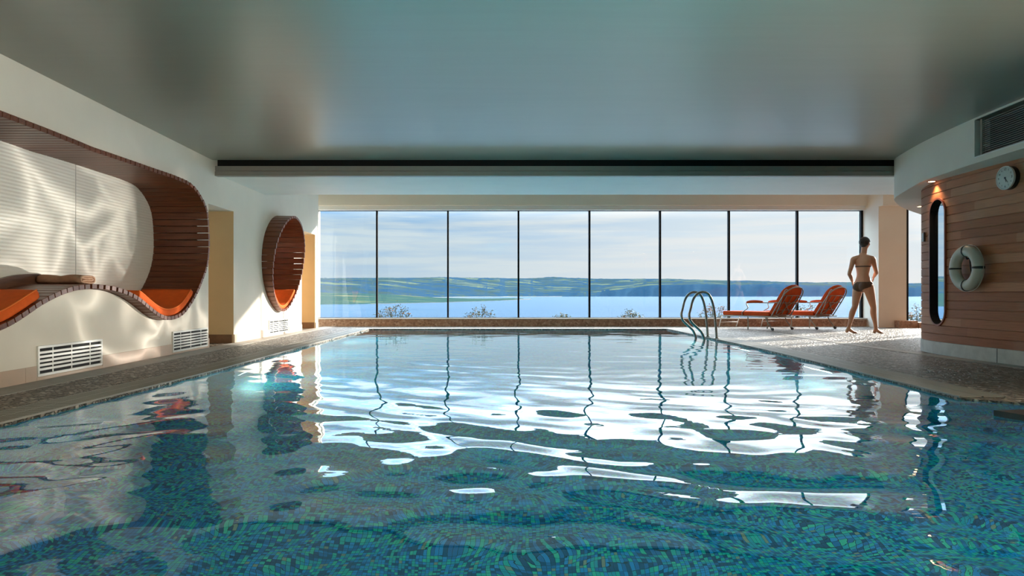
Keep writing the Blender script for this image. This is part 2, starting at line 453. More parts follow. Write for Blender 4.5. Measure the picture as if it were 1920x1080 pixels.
def pane_mat():
    m = bpy.data.materials.new('window_glass'); m.use_nodes = True
    nt = m.node_tree; nt.nodes.clear()
    out = nt.nodes.new('ShaderNodeOutputMaterial'); mx = nt.nodes.new('ShaderNodeMixShader')
    t = nt.nodes.new('ShaderNodeBsdfTransparent'); t.inputs[0].default_value = (0.96, 0.985, 0.99, 1)
    g = nt.nodes.new('ShaderNodeBsdfGlossy'); g.inputs['Roughness'].default_value = 0.0
    lw = nt.nodes.new('ShaderNodeLayerWeight'); lw.inputs[0].default_value = 0.5
    p5 = math_node(nt, 'POWER', lw.outputs['Facing'], vb=5.0)
    f2 = math_node(nt, 'ADD', math_node(nt, 'MULTIPLY', p5, vb=0.9), vb=0.055, clamp=True)
    nt.links.new(f2, mx.inputs[0]); L(nt, t, 0, mx, 1); L(nt, g, 0, mx, 2); L(nt, mx, 0, out, 0)
    return m
m_pane = pane_mat()

def plank_mat():
    """cedar boards laid flat round a curved wall: colour by board, taken from the object's own height"""
    m = bpy.data.materials.new('cedar_boards'); m.use_nodes = True
    nt = m.node_tree; b = nt.nodes['Principled BSDF']
    tc = nt.nodes.new('ShaderNodeTexCoord')
    uv = nt.nodes.new('ShaderNodeSeparateXYZ'); L(nt, tc, 'UV', uv, 0)
    # u = metres along, v = board index + fraction
    v = uv.outputs[1]; row = math_node(nt, 'FLOOR', v)
    wn0 = nt.nodes.new('ShaderNodeTexWhiteNoise'); wn0.noise_dimensions = '1D'; nt.links.new(row, wn0.inputs['W'])
    sh = math_node(nt, 'MULTIPLY', wn0.outputs['Value'], vb=3.1)
    u2 = math_node(nt, 'ADD', uv.outputs[0], sh)
    seg = math_node(nt, 'FLOOR', math_node(nt, 'DIVIDE', u2, vb=2.4))
    cmb = nt.nodes.new('ShaderNodeCombineXYZ'); nt.links.new(row, cmb.inputs[0]); nt.links.new(seg, cmb.inputs[1])
    wn = nt.nodes.new('ShaderNodeTexWhiteNoise'); wn.noise_dimensions = '2D'; L(nt, cmb, 0, wn, 'Vector')
    r = ramp(nt, [(0.0, (0.33, 0.115, 0.045)), (0.35, (0.39, 0.145, 0.060)), (0.7, (0.43, 0.170, 0.075)), (1.0, (0.50, 0.23, 0.12))])
    L(nt, wn, 'Value', r, 'Fac')
    c2 = nt.nodes.new('ShaderNodeCombineXYZ')
    nt.links.new(math_node(nt, 'MULTIPLY', u2, vb=1.6), c2.inputs[0])
    nt.links.new(math_node(nt, 'MULTIPLY', v, vb=6.0), c2.inputs[1])
    n = N(nt, 'ShaderNodeTexNoise', Scale=2.0, Detail=7.0, Roughness=0.65); L(nt, c2, 0, n, 'Vector')
    mr = nt.nodes.new('ShaderNodeMapRange'); L(nt, n, 'Fac', mr, 0); mr.inputs[1].default_value = 0.3; mr.inputs[2].default_value = 0.7
    mr.inputs[3].default_value = 0.72; mr.inputs[4].default_value = 1.18
    c = mixc(nt, 1.0, r.outputs[0], mr.outputs[0], 'MULTIPLY')
    # weathered grey patches
    c3 = nt.nodes.new('ShaderNodeCombineXYZ')
    nt.links.new(math_node(nt, 'MULTIPLY', u2, vb=0.9), c3.inputs[0]); nt.links.new(math_node(nt, 'MULTIPLY', row, vb=3.7), c3.inputs[1])
    n3 = N(nt, 'ShaderNodeTexNoise', Scale=1.0, Detail=3.0); L(nt, c3, 0, n3, 'Vector')
    m3 = nt.nodes.new('ShaderNodeMapRange'); L(nt, n3, 'Fac', m3, 0); m3.inputs[1].default_value = 0.56; m3.inputs[2].default_value = 0.72
    m3.inputs[4].default_value = 0.35
    c = mixc(nt, m3.outputs[0], c, (0.50, 0.36, 0.27))
    nt.links.new(c, b.inputs['Base Color']); b.inputs['Roughness'].default_value = 0.55; b.inputs['Specular IOR Level'].default_value = 0.25
    bp = N(nt, 'ShaderNodeBump', Strength=0.1, Distance=0.004); L(nt, n, 'Fac', bp, 'Height'); L(nt, bp, 0, b, 'Normal')
    return m
m_plank = plank_mat()

def hill_mat(name, fields, woods, scale, field_amt, pale=None):
    m = bpy.data.materials.new(name); m.use_nodes = True
    nt = m.node_tree; b = nt.nodes['Principled BSDF']; b.inputs['Roughness'].default_value = 0.95
    b.inputs['Specular IOR Level'].default_value = 0.0
    tc = nt.nodes.new('ShaderNodeTexCoord')
    mp = N(nt, 'ShaderNodeMapping'); mp.inputs['Scale'].default_value = scale; L(nt, tc, 'Object', mp, 'Vector')
    n0 = N(nt, 'ShaderNodeTexNoise', Scale=0.8, Detail=3.0); L(nt, mp, 0, n0, 'Vector')
    wv = mixc(nt, 0.10, mp.outputs[0], n0.outputs['Color'], 'LINEAR_LIGHT')
    v = N(nt, 'ShaderNodeTexVoronoi', Scale=1.0); nt.links.new(wv, v.inputs['Vector'])
    sp = nt.nodes.new('ShaderNodeSeparateColor'); L(nt, v, 'Color', sp, 0)
    r = ramp(nt, [(0.0, fields[0]), (0.3, fields[1]), (0.55, fields[2]), (0.8, fields[3])], 'CONSTANT')
    L(nt, sp, 0, r, 'Fac')
    ve = N(nt, 'ShaderNodeTexVoronoi', Scale=1.0); ve.feature = 'DISTANCE_TO_EDGE'; nt.links.new(wv, ve.inputs['Vector'])
    hd = math_node(nt, 'LESS_THAN', ve.outputs['Distance'], vb=0.06)
    n2 = N(nt, 'ShaderNodeTexNoise', Scale=0.55, Detail=6.0, Roughness=0.6); L(nt, mp, 0, n2, 'Vector')
    wd = nt.nodes.new('ShaderNodeMapRange'); L(nt, n2, 'Fac', wd, 0)
    wd.inputs[1].default_value = field_amt + 0.02; wd.inputs[2].default_value = field_amt - 0.02
    # steep slopes are wooded
    geo = nt.nodes.new('ShaderNodeNewGeometry'); s2 = nt.nodes.new('ShaderNodeSeparateXYZ'); L(nt, geo, 'True Normal', s2, 0)
    st = nt.nodes.new('ShaderNodeMapRange'); nt.links.new(s2.outputs[2], st.inputs[0])
    st.inputs[1].default_value = 0.985; st.inputs[2].default_value = 0.97
    w = math_node(nt, 'MAXIMUM', math_node(nt, 'MAXIMUM', hd, wd.outputs[0]), st.outputs[0])
    n3 = N(nt, 'ShaderNodeTexNoise', Scale=9.0, Detail=4.0); L(nt, mp, 0, n3, 'Vector')
    wc = mixc(nt, n3.outputs['Fac'], woods[0], woods[1])
    c = mixc(nt, w, r.outputs[0], wc)
    nt.links.new(c, b.inputs['Base Color'])
    return m

# ------------------------------------------------------------------ room dimensions (metres, camera over the pool)
XL = -3.62; ZC = 2.527
def wallx(y):
    return XL if y < 9.1 else XL + (y - 9.1) * 0.0331
YW = 15.3

def poly_sheet(outer, holes, fx):
    """sheet in the (y,z) plane at x = fx(y)"""
    loops = [[Vector((y, z, 0)) for y, z in outer]] + [[Vector((y, z, 0)) for y, z in h] for h in holes]
    tris = tessellate_polygon(loops)
    flat = [p for l in loops for p in l]
    bm = bmesh.new()
    vs = [bm.verts.new((fx(p.x), p.x, p.y)) for p in flat]
    for t in tris:
        if len(set(t)) == 3:
            try: bm.faces.new([vs[i] for i in t])
            except ValueError: pass
    return bm

# the two timber rings, as closed centre lines (y, z, how far the front stands proud of the wall)
half = [(6.33, 2.057, .03), (6.555, 2.062, .03), (6.975, 2.067, .04), (7.409, 2.067, .06), (7.844, 2.066, .09), (8.205, 2.045, .12),
        (8.39, 1.985, .14), (8.535, 1.895, .15), (8.63, 1.801, .16), (8.69, 1.667, .16), (8.718, 1.473, .16), (8.718, 1.269, .16),
        (8.66, 1.075, .16), (8.555, 0.914, .15), (8.39, 0.746, .15), (8.218, 0.601, .14), (8.05, 0.500, .13), (7.86, 0.450, .12),
        (7.64, 0.447, .12), (7.442, 0.490, .12), (7.245, 0.566, .12), (7.105, 0.627, .12), (6.946, 0.683, .12), (6.807, 0.723, .11),
        (6.685, 0.750, .10), (6.56, 0.770, .08), (6.436, 0.780, .06)]
big = half + [(6.33, 0.785, .045)] + [(12.66 - y, z, .03) for y, z, p in reversed(half[1:])]
BIG = [Vector(p) for p in smooth_path(big, 6, True)]
small = [(11.907, 2.059, .29), (11.65, 1.99, .282), (11.45, 1.87, .27), (11.286, 1.713, .25), (11.18, 1.518, .223), (11.135, 1.315, .199), (11.15, 1.105, .174),
         (11.229, 0.900, .149), (11.399, 0.69, .124), (11.66, 0.519, .101), (11.891, 0.440, .091), (12.122, 0.452, .092),
         (12.354, 0.562, .105), (12.559, 0.745, .130), (12.700, 0.938, .152), (12.785, 1.17, .181), (12.793, 1.404, .209),
         (12.725, 1.629, .237), (12.591, 1.812, .258), (12.389, 1.962, .276), (12.133, 2.045, .287)]
SMALL = [Vector(p) for p in smooth_path(small, 6, True)]

def offset_loop(P, d):
    n = len(P); out = []
    c = sum((Vector((p.x, p.y)) for p in P), Vector((0, 0))) / n
    area = sum(P[i].x * P[(i + 1) % n].y - P[(i + 1) % n].x * P[i].y for i in range(n))
    s = 1 if area > 0 else -1
    for i in range(n):
        t = Vector((P[(i + 1) % n].x - P[i - 1].x, P[(i + 1) % n].y - P[i - 1].y)).normalized()
        nrm = Vector((t.y, -t.x)) * s          # outward
        out.append((P[i].x + nrm.x * d, P[i].y + nrm.y * d))
    return out

# ------------------------------------------------------------------ structure: walls
ZR = 3.35
near_outer = [(-4, -0.02), (9.1, -0.02), (9.1, 1.92), (9.1, ZR), (-4, ZR)]
bm = poly_sheet(near_outer, [offset_loop(BIG, 0.026)[::3]], wallx)
far_outer = [(9.1, 1.92), (9.95, 1.92), (9.95, -0.02), (13.33, -0.02), (13.33, 1.96), (14.28, 1.96), (14.28, -0.02), (14.53, -0.02), (14.53, ZR), (9.1, ZR)]
bm2 = poly_sheet(far_outer, [offset_loop(SMALL, 0.026)[::3]], wallx)
me = bpy.data.meshes.new('t'); bm2.to_mesh(me); bm2.free(); bm.from_mesh(me); bpy.data.meshes.remove(me)
# thickness returns at the openings
def ret(y0, z0, y1, z1, depth=0.06):
    quad(bm, (wallx(y0), y0, z0), (wallx(y1), y1, z1), (wallx(y1) - depth, y1, z1), (wallx(y0) - depth, y0, z0))
quad(bm, (wallx(14.53), 14.53, -0.02), (wallx(14.53), 14.53, ZR), (-5.2, 14.53, ZR), (-5.2, 14.53, -0.02))
wl = to_obj('wall_left', bm, m_plaster); tag(wl, kind='structure')

def alcove(name, y0, y1, ztop, depth):
    bm = bmesh.new()
    xa, xb = wallx(y0), wallx(y1); xk = xa - depth
    quad(bm, (xa, y0, 0), (xk, y0, 0), (xk, y0, ztop), (xa, y0, ztop))
    quad(bm, (xk, y0, 0), (xk, y1, 0), (xk, y1, ztop), (xk, y0, ztop))
    quad(bm, (xb, y1, 0), (xk, y1, 0), (xk, y1, ztop), (xb, y1, ztop))
    for f in bm.faces: f.material_index = 0
    f = quad(bm, (xa, y0, ztop), (xb, y1, ztop), (xk, y1, ztop), (xk, y0, ztop)); f.material_index = 1
    o = to_obj(name, bm, [m_tan, m_soffit]); tag(o, kind='structure')
    b = bmesh.new()
    box(b, xk + 0.002, xb - 0.02, y1 - 0.015, y1 - 0.001, 0.0, 0.125)
    box(b, xk + 0.001, xk + 0.015, y0 + 0.01, y1 - 0.016, 0.0, 0.125)
    bo = to_obj('baseboard_' + name.split('_', 1)[1], b, m_brownbase); tag(bo, kind='structure')
alcove('wall_recess', 9.1, 9.95, 1.92, 1.1)
alcove('wall_niche', 13.33, 14.28, 1.96, 1.0)

# outer shell that keeps daylight out of the wall cavity
bm = bmesh.new()
quad(bm, (-5.2, -4, -0.1), (-5.2, 14.53, -0.1), (-5.2, 14.53, ZR), (-5.2, -4, ZR))
tag(to_obj('wall_outer', bm, m_plaster), kind='structure')
bm = bmesh.new()
quad(bm, (-5.2, -4, -1.5), (14, -4, -1.5), (14, -4, ZR), (-5.2, -4, ZR))
tag(to_obj('wall_rear', bm, m_plaster), kind='structure')
bm = bmesh.new()
quad(bm, (14, 12, -0.1), (14, 14.8, -0.1), (14, 14.8, ZR), (14, 12, ZR))
tag(to_obj('wall_east', bm, m_plaster), kind='structure')

# window wall: jamb, pillar face, header
bm = bmesh.new()
box(bm, 8.56, 9.16, 14.66, 15.45, -0.02, ZR)
box(bm, -5.2, -3.62, 15.2, 15.45, -0.02, ZR)
o = to_obj('wall_pillar', bm, m_plaster); tag(o, kind='structure')
bm = bmesh.new()
box(bm, -3.66, 8.56, 15.08, 15.45, 2.68, ZR)
box(bm, 9.16, 14, 14.58, 14.85, 2.56, ZR)
box(bm, 8.56, 14, 14.50, 14.66, 2.60, ZR)
tag(to_obj('wall_header', bm, m_plaster), kind='structure')
bm = bmesh.new()
box(bm, -3.64, 8.56, 15.16, 15.42, 2.587, 2.68)
for x in (-2.307, -0.717, 0.861, 2.45, 4.03, 5.57, 7.10):
    box(bm, x - 0.006, x + 0.006, 15.158, 15.16, 2.60, 2.68)
tag(to_obj('trim_1', bm, m_soffit), kind='structure')
# low aggregate plinth under the glass with a pale sill
bm = bmesh.new()
box(bm, -3.66, 8.9, 15.12, 15.45, -0.02, 0.158)
box(bm, 8.9, 9.3, 14.50, 14.655, -0.02, 0.15)
tag(to_obj('trim_2', bm, m_terrazzo), kind='structure')
bm = bmesh.new()
box(bm, -3.66, 8.56, 15.09, 15.45, 0.158, 0.184)
tag(to_obj('trim_3', bm, m_coping), kind='structure')
bm = bmesh.new()
box(bm, 9.3, 14, 14.45, 14.85, -0.02, 0.11)
tag(to_obj('trim_4', bm, m_terrazzo), kind='structure')

# ------------------------------------------------------------------ ceilings
bm = bmesh.new()
# main ceiling
quad(bm, (-5.2, -4, ZC), (14, -4, ZC), (14, 9.23, ZC), (-5.2, 9.23, ZC))
quad(bm, (-5.2, 9.23, ZC), (14, 9.23, ZC), (14, 9.23, ZR), (-5.2, 9.23, ZR))
tag(to_obj('ceiling', bm, m_ceiling), kind='structure')
bm = bmesh.new()
box(bm, -5.2, 14, 9.40, 11.26, 2.355, 2.52)
tag(to_obj('ceiling_soffit', bm, m_soffit), kind='structure')
bm = bmesh.new()
quad(bm, (-5.2, 9.2, ZR), (14, 9.2, ZR), (14, 15.5, ZR), (-5.2, 15.5, ZR))
tag(to_obj('ceiling_upper', bm, m_soffit), kind='structure')
bm = bmesh.new()
box(bm, -3.62, 5.9, 9.31, 9.40, 2.395, 2.46)
box(bm, -3.62, 5.9, 9.322, 9.40, 2.388, 2.395)
box(bm, -3.62, 5.9, 9.30, 9.40, 2.325, 2.388)
tag(to_obj('trim_5', bm, m_beam), kind='structure')
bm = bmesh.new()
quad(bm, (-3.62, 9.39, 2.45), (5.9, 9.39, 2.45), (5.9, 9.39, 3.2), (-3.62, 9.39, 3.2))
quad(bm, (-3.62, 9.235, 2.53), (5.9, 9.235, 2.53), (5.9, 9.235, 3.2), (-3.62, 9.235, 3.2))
tag(to_obj('trim_6', bm, m_dark), kind='structure')  # near-black sheets: the slot's shade is put into their colour

# ------------------------------------------------------------------ right bulkhead
bk = [(4.55, -4), (4.75, 3.0), (4.98, 5.9), (5.02, 6.3), (5.1, 7.04), (5.2, 7.7), (5.3, 8.22), (5.45, 8.8), (5.585, 9.2), (5.85, 9.6), (6.2, 10.05), (6.7, 10.6),
      (7.4, 11.3), (8.2, 12.1), (9.2, 12.45), (14, 12.6)]
def bz(y):
    return 2.06 if y < 8.2 else max(2.0, 2.06 - 0.06 * (y - 8.2))
BK = smooth_path([(x, y, 0) for x, y in bk], 5)
bm = bmesh.new()
cols = []
for p in BK:
    cols.append((p.x, p.y))
GY0, GY1, GZ0, GZ1 = 2.0, 7.04, 2.115, 2.505       # grille opening in the face
def face_x(y):
    for a, b in zip(BK, BK[1:]):
        if a.y <= y <= b.y: return a.x + (b.x - a.x) * (y - a.y) / max(1e-6, b.y - a.y)
    return BK[-1].x
ys = sorted(set([p[1] for p in cols if p[1] <= 9.2] + [GY0, GY1]))
pts = [(face_x(y), y) for y in ys] + [p for p in cols if p[1] > 9.2]
for (xa, ya), (xb, yb) in zip(pts, pts[1:]):
    if ya >= GY0 - 1e-6 and yb <= GY1 + 1e-6:
        quad(bm, (xa, ya, bz(ya)), (xb, yb, bz(yb)), (xb, yb, GZ0), (xa, ya, GZ0))
        quad(bm, (xa, ya, GZ1), (xb, yb, GZ1), (xb, yb, ZR), (xa, ya, ZR))
    else:
        quad(bm, (xa, ya, bz(ya)), (xb, yb, bz(yb)), (xb, yb, ZR), (xa, ya, ZR))
# soffit
for (xa, ya), (xb, yb) in zip(pts, pts[1:]):
    quad(bm, (xa, ya, bz(ya)), (xb, yb, bz(yb)), (14.2, yb, bz(yb)), (14.2, ya, bz(ya)))
bmesh.ops.remove_doubles(bm, verts=bm.verts[:], dist=0.0005)
tag(to_obj('wall_bulkhead', bm, m_plaster), kind='structure')

# recessed louvre grille in the bulkhead
D = 0.16
g = empty('air_grille', (face_x(5.0) + 0.05, 5.0, GZ0), 'long louvred air grille recessed in the upper right bulkhead above the clock', 'vent')
gy = [GY0 + (GY1 - GY0) * i / 14 for i in range(15)]
bm = bmesh.new()
for ya, yb in zip(gy, gy[1:]):
    xa, xb = face_x(ya), face_x(yb)
    hexa(bm, [(xa, ya, GZ0 - .002), (xb, yb, GZ0 - .002), (xb + D, yb, GZ0 - .002), (xa + D, ya, GZ0 - .002)],
         [(xa, ya, GZ0 + .012), (xb, yb, GZ0 + .012), (xb + D, yb, GZ0 + .012), (xa + D, ya, GZ0 + .012)])
xe = face_x(GY1)
quad(bm, (xe, GY1, GZ0), (xe + D, GY1, GZ0), (xe + D, GY1, GZ1), (xe, GY1, GZ1))
to_obj('frame', bm, m_soffit, g, off=g.location)
bm = bmesh.new()
for ya, yb in zip(gy, gy[1:]):
    quad(bm, (face_x(ya) + D, ya, GZ0), (face_x(yb) + D, yb, GZ0), (face_x(yb) + D, yb, GZ1), (face_x(ya) + D, ya, GZ1))
to_obj('backing', bm, m_dark, g, off=g.location)
bm = bmesh.new()
nl = 17
gl = [GY0 + (GY1 - 0.06 - GY0) * i / 14 for i in range(15)]
for k in range(nl):
    z = GZ0 + 0.04 + (GZ1 - GZ0 - 0.06) * k / (nl - 1)
    for ya, yb in zip(gl, gl[1:]):
        xa, xb = face_x(ya) + .05, face_x(yb) + .05
        hexa(bm, [(xa, ya, z - .010), (xb, yb, z - .010), (xb + .03, yb, z + .004), (xa + .03, ya, z + .004)],
             [(xa, ya, z - .004), (xb, yb, z - .004), (xb + .03, yb, z + .010), (xa + .03, ya, z + .010)])
ya = gl[-1]; xa = face_x(ya) + .04
box(bm, xa, xa + .03, ya, ya + 0.025, GZ0 + .01, GZ1)
to_obj('louvre', bm, m_beam, g, off=g.location)

# ------------------------------------------------------------------ timber-clad curved wall on the right
wp = [(5.20, -4), (5.30, 3.0), (5.37, 5.0), (5.37, 6.3), (5.37, 7.2), (5.385, 7.6), (5.435, 8.1), (5.50, 8.4), (5.60, 8.66), (5.78, 8.92), (6.05, 9.25), (6.5, 9.8),
      (7.2, 10.6), (8.0, 11.75), (9.2, 12.1), (14, 12.3)]
WP = resample(smooth_path([(x, y, 0) for x, y in wp], 8), 0.08)
_fine = []
for a, b in zip(WP, WP[1:]):
    k_ = 5 if 7.7 < a.y < 8.5 else 1
    _fine += [a.lerp(b, t / k_) for t in range(k_)]
WP = _fine + [WP[-1]]
def wood_x(y):
    for a, b in zip(WP, WP[1:]):
        if a.y <= y <= b.y: return a.x + (b.x - a.x) * (y - a.y) / max(1e-6, b.y - a.y)
    return WP[-1].x
me = bpy.data.meshes.new('wall_right')
bm = bmesh.new(); uvl = bm.loops.layers.uv.new('UVMap')
ZB0, PITCH = 0.148, 0.0985
MY0, MY1, MZ0, MZ1 = 7.925, 8.285, 0.340, 1.850      # opening for the tall mirror
def in_pill(y, z):
    yc = (MY0 + MY1) / 2; r = (MY1 - MY0) / 2 - 0.012
    zc = min(max(z, MZ0 + 0.012 + r), MZ1 - 0.012 - r)
    return math.hypot(y - yc, z - zc) < r
nb = 20
cum = [0.0]
for a, b in zip(WP, WP[1:]): cum.append(cum[-1] + (b - a).length)
nrm = []
for i in range(len(WP)):
    t = (WP[min(i + 1, len(WP) - 1)] - WP[max(i - 1, 0)]).normalized(); nrm.append(Vector((-t.y, t.x, 0)))
for r in range(nb):
    z0 = ZB0 + r * PITCH; z1 = z0 + PITCH - 0.006
    prof = [(-0.012, z0 + .001, 0.02)] + [(0.0, z0 + .003 + (PITCH - .012) * k / 6, 0.06 + .87 * k / 6) for k in range(7)] + [(-0.012, z1, .97), (-0.012, z1 + .0065, .999)]
    for i in range(len(WP) - 1):
        for (d0, za, va), (d1, zb, vb) in zip(prof, prof[1:]):
            if in_pill((WP[i].y + WP[i + 1].y) / 2, (za + zb) / 2): continue
            q = [WP[i] + nrm[i] * d0, WP[i + 1] + nrm[i + 1] * d0, WP[i + 1] + nrm[i + 1] * d1, WP[i] + nrm[i] * d1]
            zz = [za, za, zb, zb]; uu = [cum[i], cum[i + 1], cum[i + 1], cum[i]]; vv = [va, va, vb, vb]
            f = bm.faces.new([bm.verts.new((p.x, p.y, z)) for p, z in zip(q, zz)])
            for lp, u, v in zip(f.loops, uu, vv): lp[uvl].uv = (u, r + v)
bm.to_mesh(me); bm.free()
wr = link('wall_right', me, m_plank); tag(wr, kind='structure')
bm = bmesh.new()
for i in range(len(WP) - 1):
    a, b = WP[i] + nrm[i] * 0.006, WP[i + 1] + nrm[i + 1] * 0.006
    quad(bm, (a.x, a.y, -0.02), (b.x, b.y, -0.02), (b.x, b.y, ZB0), (a.x, a.y, ZB0))
    c, d = WP[i] - nrm[i] * .03, WP[i + 1] - nrm[i + 1] * .03
    quad(bm, (a.x, a.y, ZB0), (b.x, b.y, ZB0), (d.x, d.y, ZB0), (c.x, c.y, ZB0))
tag(to_obj('baseboard_right', bm, m_concrete), kind='structure')
bm = bmesh.new()
for y in (7.08, 5.0, 8.98):
    x = wood_x(y) if y < 8.5 else 5.83
    box(bm, x - 0.0075, x - 0.004, y - .003, y + .003, 0, ZB0)
tag(to_obj('trim_7', bm, m_dark), kind='structure')

# ------------------------------------------------------------------ left baseboard (stone) with joints
bm = bmesh.new()
def base_seg(y0, y1, z1=0.125, t=0.012):
    a, b = wallx(y0), wallx(y1)
    hexa(bm, [(a - .004, y0, 0), (b - .004, y1, 0), (b + t, y1, 0), (a + t, y0, 0)], [(a - .004, y0, z1), (b - .004, y1, z1), (b + t, y1, z1), (a + t, y0, z1)])
yy = [(-4, 0.9), (0.903, 2.1), (2.103, 3.3), (3.303, 4.5), (4.503, 5.42), (5.423, 5.56)]
for a, b in yy: base_seg(a, b)
base_seg(5.563, 6.53, 0.03)
for a, b in [(6.533, 7.72), (7.723, 8.0)]: base_seg(a, b)
base_seg(8.003, 9.07, 0.02)
base_seg(9.07, 9.10, 0.125)
for a, b in [(9.96, 10.35), (10.353, 11.43)]: base_seg(a, b)
base_seg(11.433, 12.5, 0.03)
for a, b in [(12.503, 13.32), (14.29, 14.53)]: base_seg(a, b)
tag(to_obj('baseboard_left', bm, m_stone), kind='structure')
bm = bmesh.new()
for y in (11.2, 12.05):
    x = wallx(y); box(bm, x, x + .0015, y - .003, y + .003, 0.125, 0.75 if y < 12 else 0.42)
tag(to_obj('trim_8', bm, m_coping), kind='structure')

# ------------------------------------------------------------------ pool outline
PL = [(-3.02, -4), (-2.86, 0), (-2.62, 3.7), (-2.457, 6.19), (-2.37, 10), (-2.27, 14.0)]
PR = [(5.15, -4), (5.15, 4.25), (3.60, 4.42), (3.29, 4.67), (3.46, 6.5), (3.64, 8.83), (3.73, 11.1), (3.82, 14.0)]
def interp(P, y):
    for (xa, ya), (xb, yb) in zip(P, P[1:]):
        if ya <= y <= yb: return xa + (xb - xa) * (y - ya) / max(1e-9, yb - ya)
    return P[-1][0]
outer = [(-5.2, -4), (14, -4), (14, 15.6), (-5.2, 15.6)]
hole = PL + PR[::-1]
loops = [[Vector((x, y, 0)) for x, y in outer], [Vector((x, y, 0)) for x, y in hole[:-1] + [PR[0]]][0:]]
# floor: cut the pool out of the slab; the pool runs to the rear wall so the slab is one C-shaped outline
cshape = [(-5.2, -4)] + PL + PR[::-1] + [(14, -4), (14, 15.6), (-5.2, 15.6)]
tr = tessellate_polygon([[Vector((x, y, 0)) for x, y in cshape]])
bm = bmesh.new(); vs = [bm.verts.new((x, y, 0)) for x, y in cshape]
for t in tr:
    try: bm.faces.new([vs[i] for i in t])
    except ValueError: pass
ol = PL + PR[::-1]
for (xa, ya), (xb, yb) in zip(ol, ol[1:]):
    quad(bm, (xa, ya, 0), (xb, yb, 0), (xb, yb, -0.05), (xa, ya, -0.05))
tag(to_obj('floor', bm, m_pebble), kind='structure')

# pool basin
bm = bmesh.new()
f = bm.faces.new([bm.verts.new((x, y, -1.25)) for x, y in ol])
bmesh.ops.triangulate(bm, faces=[f])
tag(to_obj('floor_pool', bm, m_mosaic), kind='structure')
bm = bmesh.new()
for (xa, ya), (xb, yb) in zip(ol, ol[1:]):
    quad(bm, (xa, ya, -1.25), (xb, yb, -1.25), (xb, yb, -0.05), (xa, ya, -0.05))
tag(to_obj('wall_pool', bm, m_mosaic_wall), kind='structure')
nt = m_mosaic_wall.node_tree
# on upright walls the grid runs along y and z
for n in nt.nodes:
    if n.type == 'SEPXYZ':
        for l in list(nt.links):
            if l.from_node == n and l.from_socket.name == 'X':
                to = l.to_socket; nt.links.remove(l); nt.links.new(n.outputs['Z'], to)

# water surface
rng = np.random.RandomState(5)
W = []
for k in range(46):
    lam = 0.17 * (5.2 ** rng.rand())
    ang = rng.normal(math.pi / 2, 0.80) if k % 3 else rng.uniform(0, math.pi)
    W.append((2 * math.pi / lam, ang, rng.uniform(0, 2 * math.pi), lam))
def water_h(x, y):
    far = 1.0 / (1.0 + np.exp((y - 4.2) * 1.3))
    amp = 0.25 + 1.10 * far
    wx = x + 0.25 * np.sin(1.3 * y + 0.7 * x); wy = y + 0.22 * np.sin(1.1 * x + 0.5) + 0.12 * np.sin(2.3 * x + 1.9 * y)
    h = 0
    for k, a, ph, lam in W:
        w = 1.0 if lam > 0.40 else 0.85
        h = h + w * 0.00026 * (lam / 0.6) * np.sin(k * (math.cos(a) * wx + math.sin(a) * wy) + ph)
    return h * amp * WAVE
WAVE = 2.6
ny, nx = 640, 270
Y = np.linspace(-4, 14.0, ny)
verts = []
for y in Y:
    a, b = interp(PL, y), interp(PR, y)
    xs = np.linspace(a, b, nx)
    z = water_h(xs, np.full(nx, y)) - 0.012
    verts.append(np.stack([xs, np.full(nx, y), z], 1))
V = np.concatenate(verts)
idx = np.arange(ny * nx).reshape(ny, nx)
F = np.stack([idx[:-1, :-1], idx[:-1, 1:], idx[1:, 1:], idx[1:, :-1]], -1).reshape(-1, 4)
me = bpy.data.meshes.new('pool_water')
me.vertices.add(len(V)); me.vertices.foreach_set('co', V.astype(np.float32).ravel())
me.loops.add(F.size); me.loops.foreach_set('vertex_index', F.astype(np.int32).ravel())
me.polygons.add(len(F)); me.polygons.foreach_set('loop_start', np.arange(0, F.size, 4, dtype=np.int32))
me.polygons.foreach_set('use_smooth', np.ones(len(F), dtype=bool))
me.update(calc_edges=True)
wo = link('pool_water', me, m_water)
tag(wo, 'rippled clear pool water over blue and green mosaic', 'water', kind='stuff')

# overflow grates both sides: bars over a dark channel
def grate(name, P, side, y0, y1, width, label):
    e = empty(name, (interp(P, 6) + side * width / 2, 6, 0.0), label, 'grate')
    b1, b2 = bmesh.new(), bmesh.new()
    n = int((y1 - y0) / 0.026)
    for i in range(n):
        ya = y0 + (y1 - y0) * i / n; yb = ya + 0.016
        xa = interp(P, ya)
        x0, x1 = (xa, xa + side * width)
        box(b1, min(x0, x1), max(x0, x1), ya, yb, 0.003, 0.012)
    m = 24
    for i in range(m):
        ya = y0 + (y1 - y0) * i / m; yb = y0 + (y1 - y0) * (i + 1) / m
        xa, xb = interp(P, ya), interp(P, yb); s = side * width
        quad(b2, (xa, ya, .003), (xb, yb, .003), (xb + s, yb, .003), (xa + s, ya, .003))
        for t in (0.0, 0.5, 1.0):
            hexa(b1, [(xa + s * t - .007, ya, .002), (xb + s * t - .007, yb, .002), (xb + s * t + .007, yb, .002), (xa + s * t + .007, ya, .002)],
                 [(xa + s * t - .007, ya, .013), (xb + s * t - .007, yb, .013), (xb + s * t + .007, yb, .013), (xa + s * t + .007, ya, .013)])
    to_obj('slats', b1, m_grate, e, off=e.location)
    to_obj('channel', b2, m_border, e, off=e.location)
grate('overflow_grate', PL, -1, -2.0, 13.9, 0.27, 'pale slatted overflow grate along the left edge of the pool')
grate('overflow_grate', PR, 1, 4.68, 13.9, 0.31, 'slatted overflow grate along the right edge of the pool')

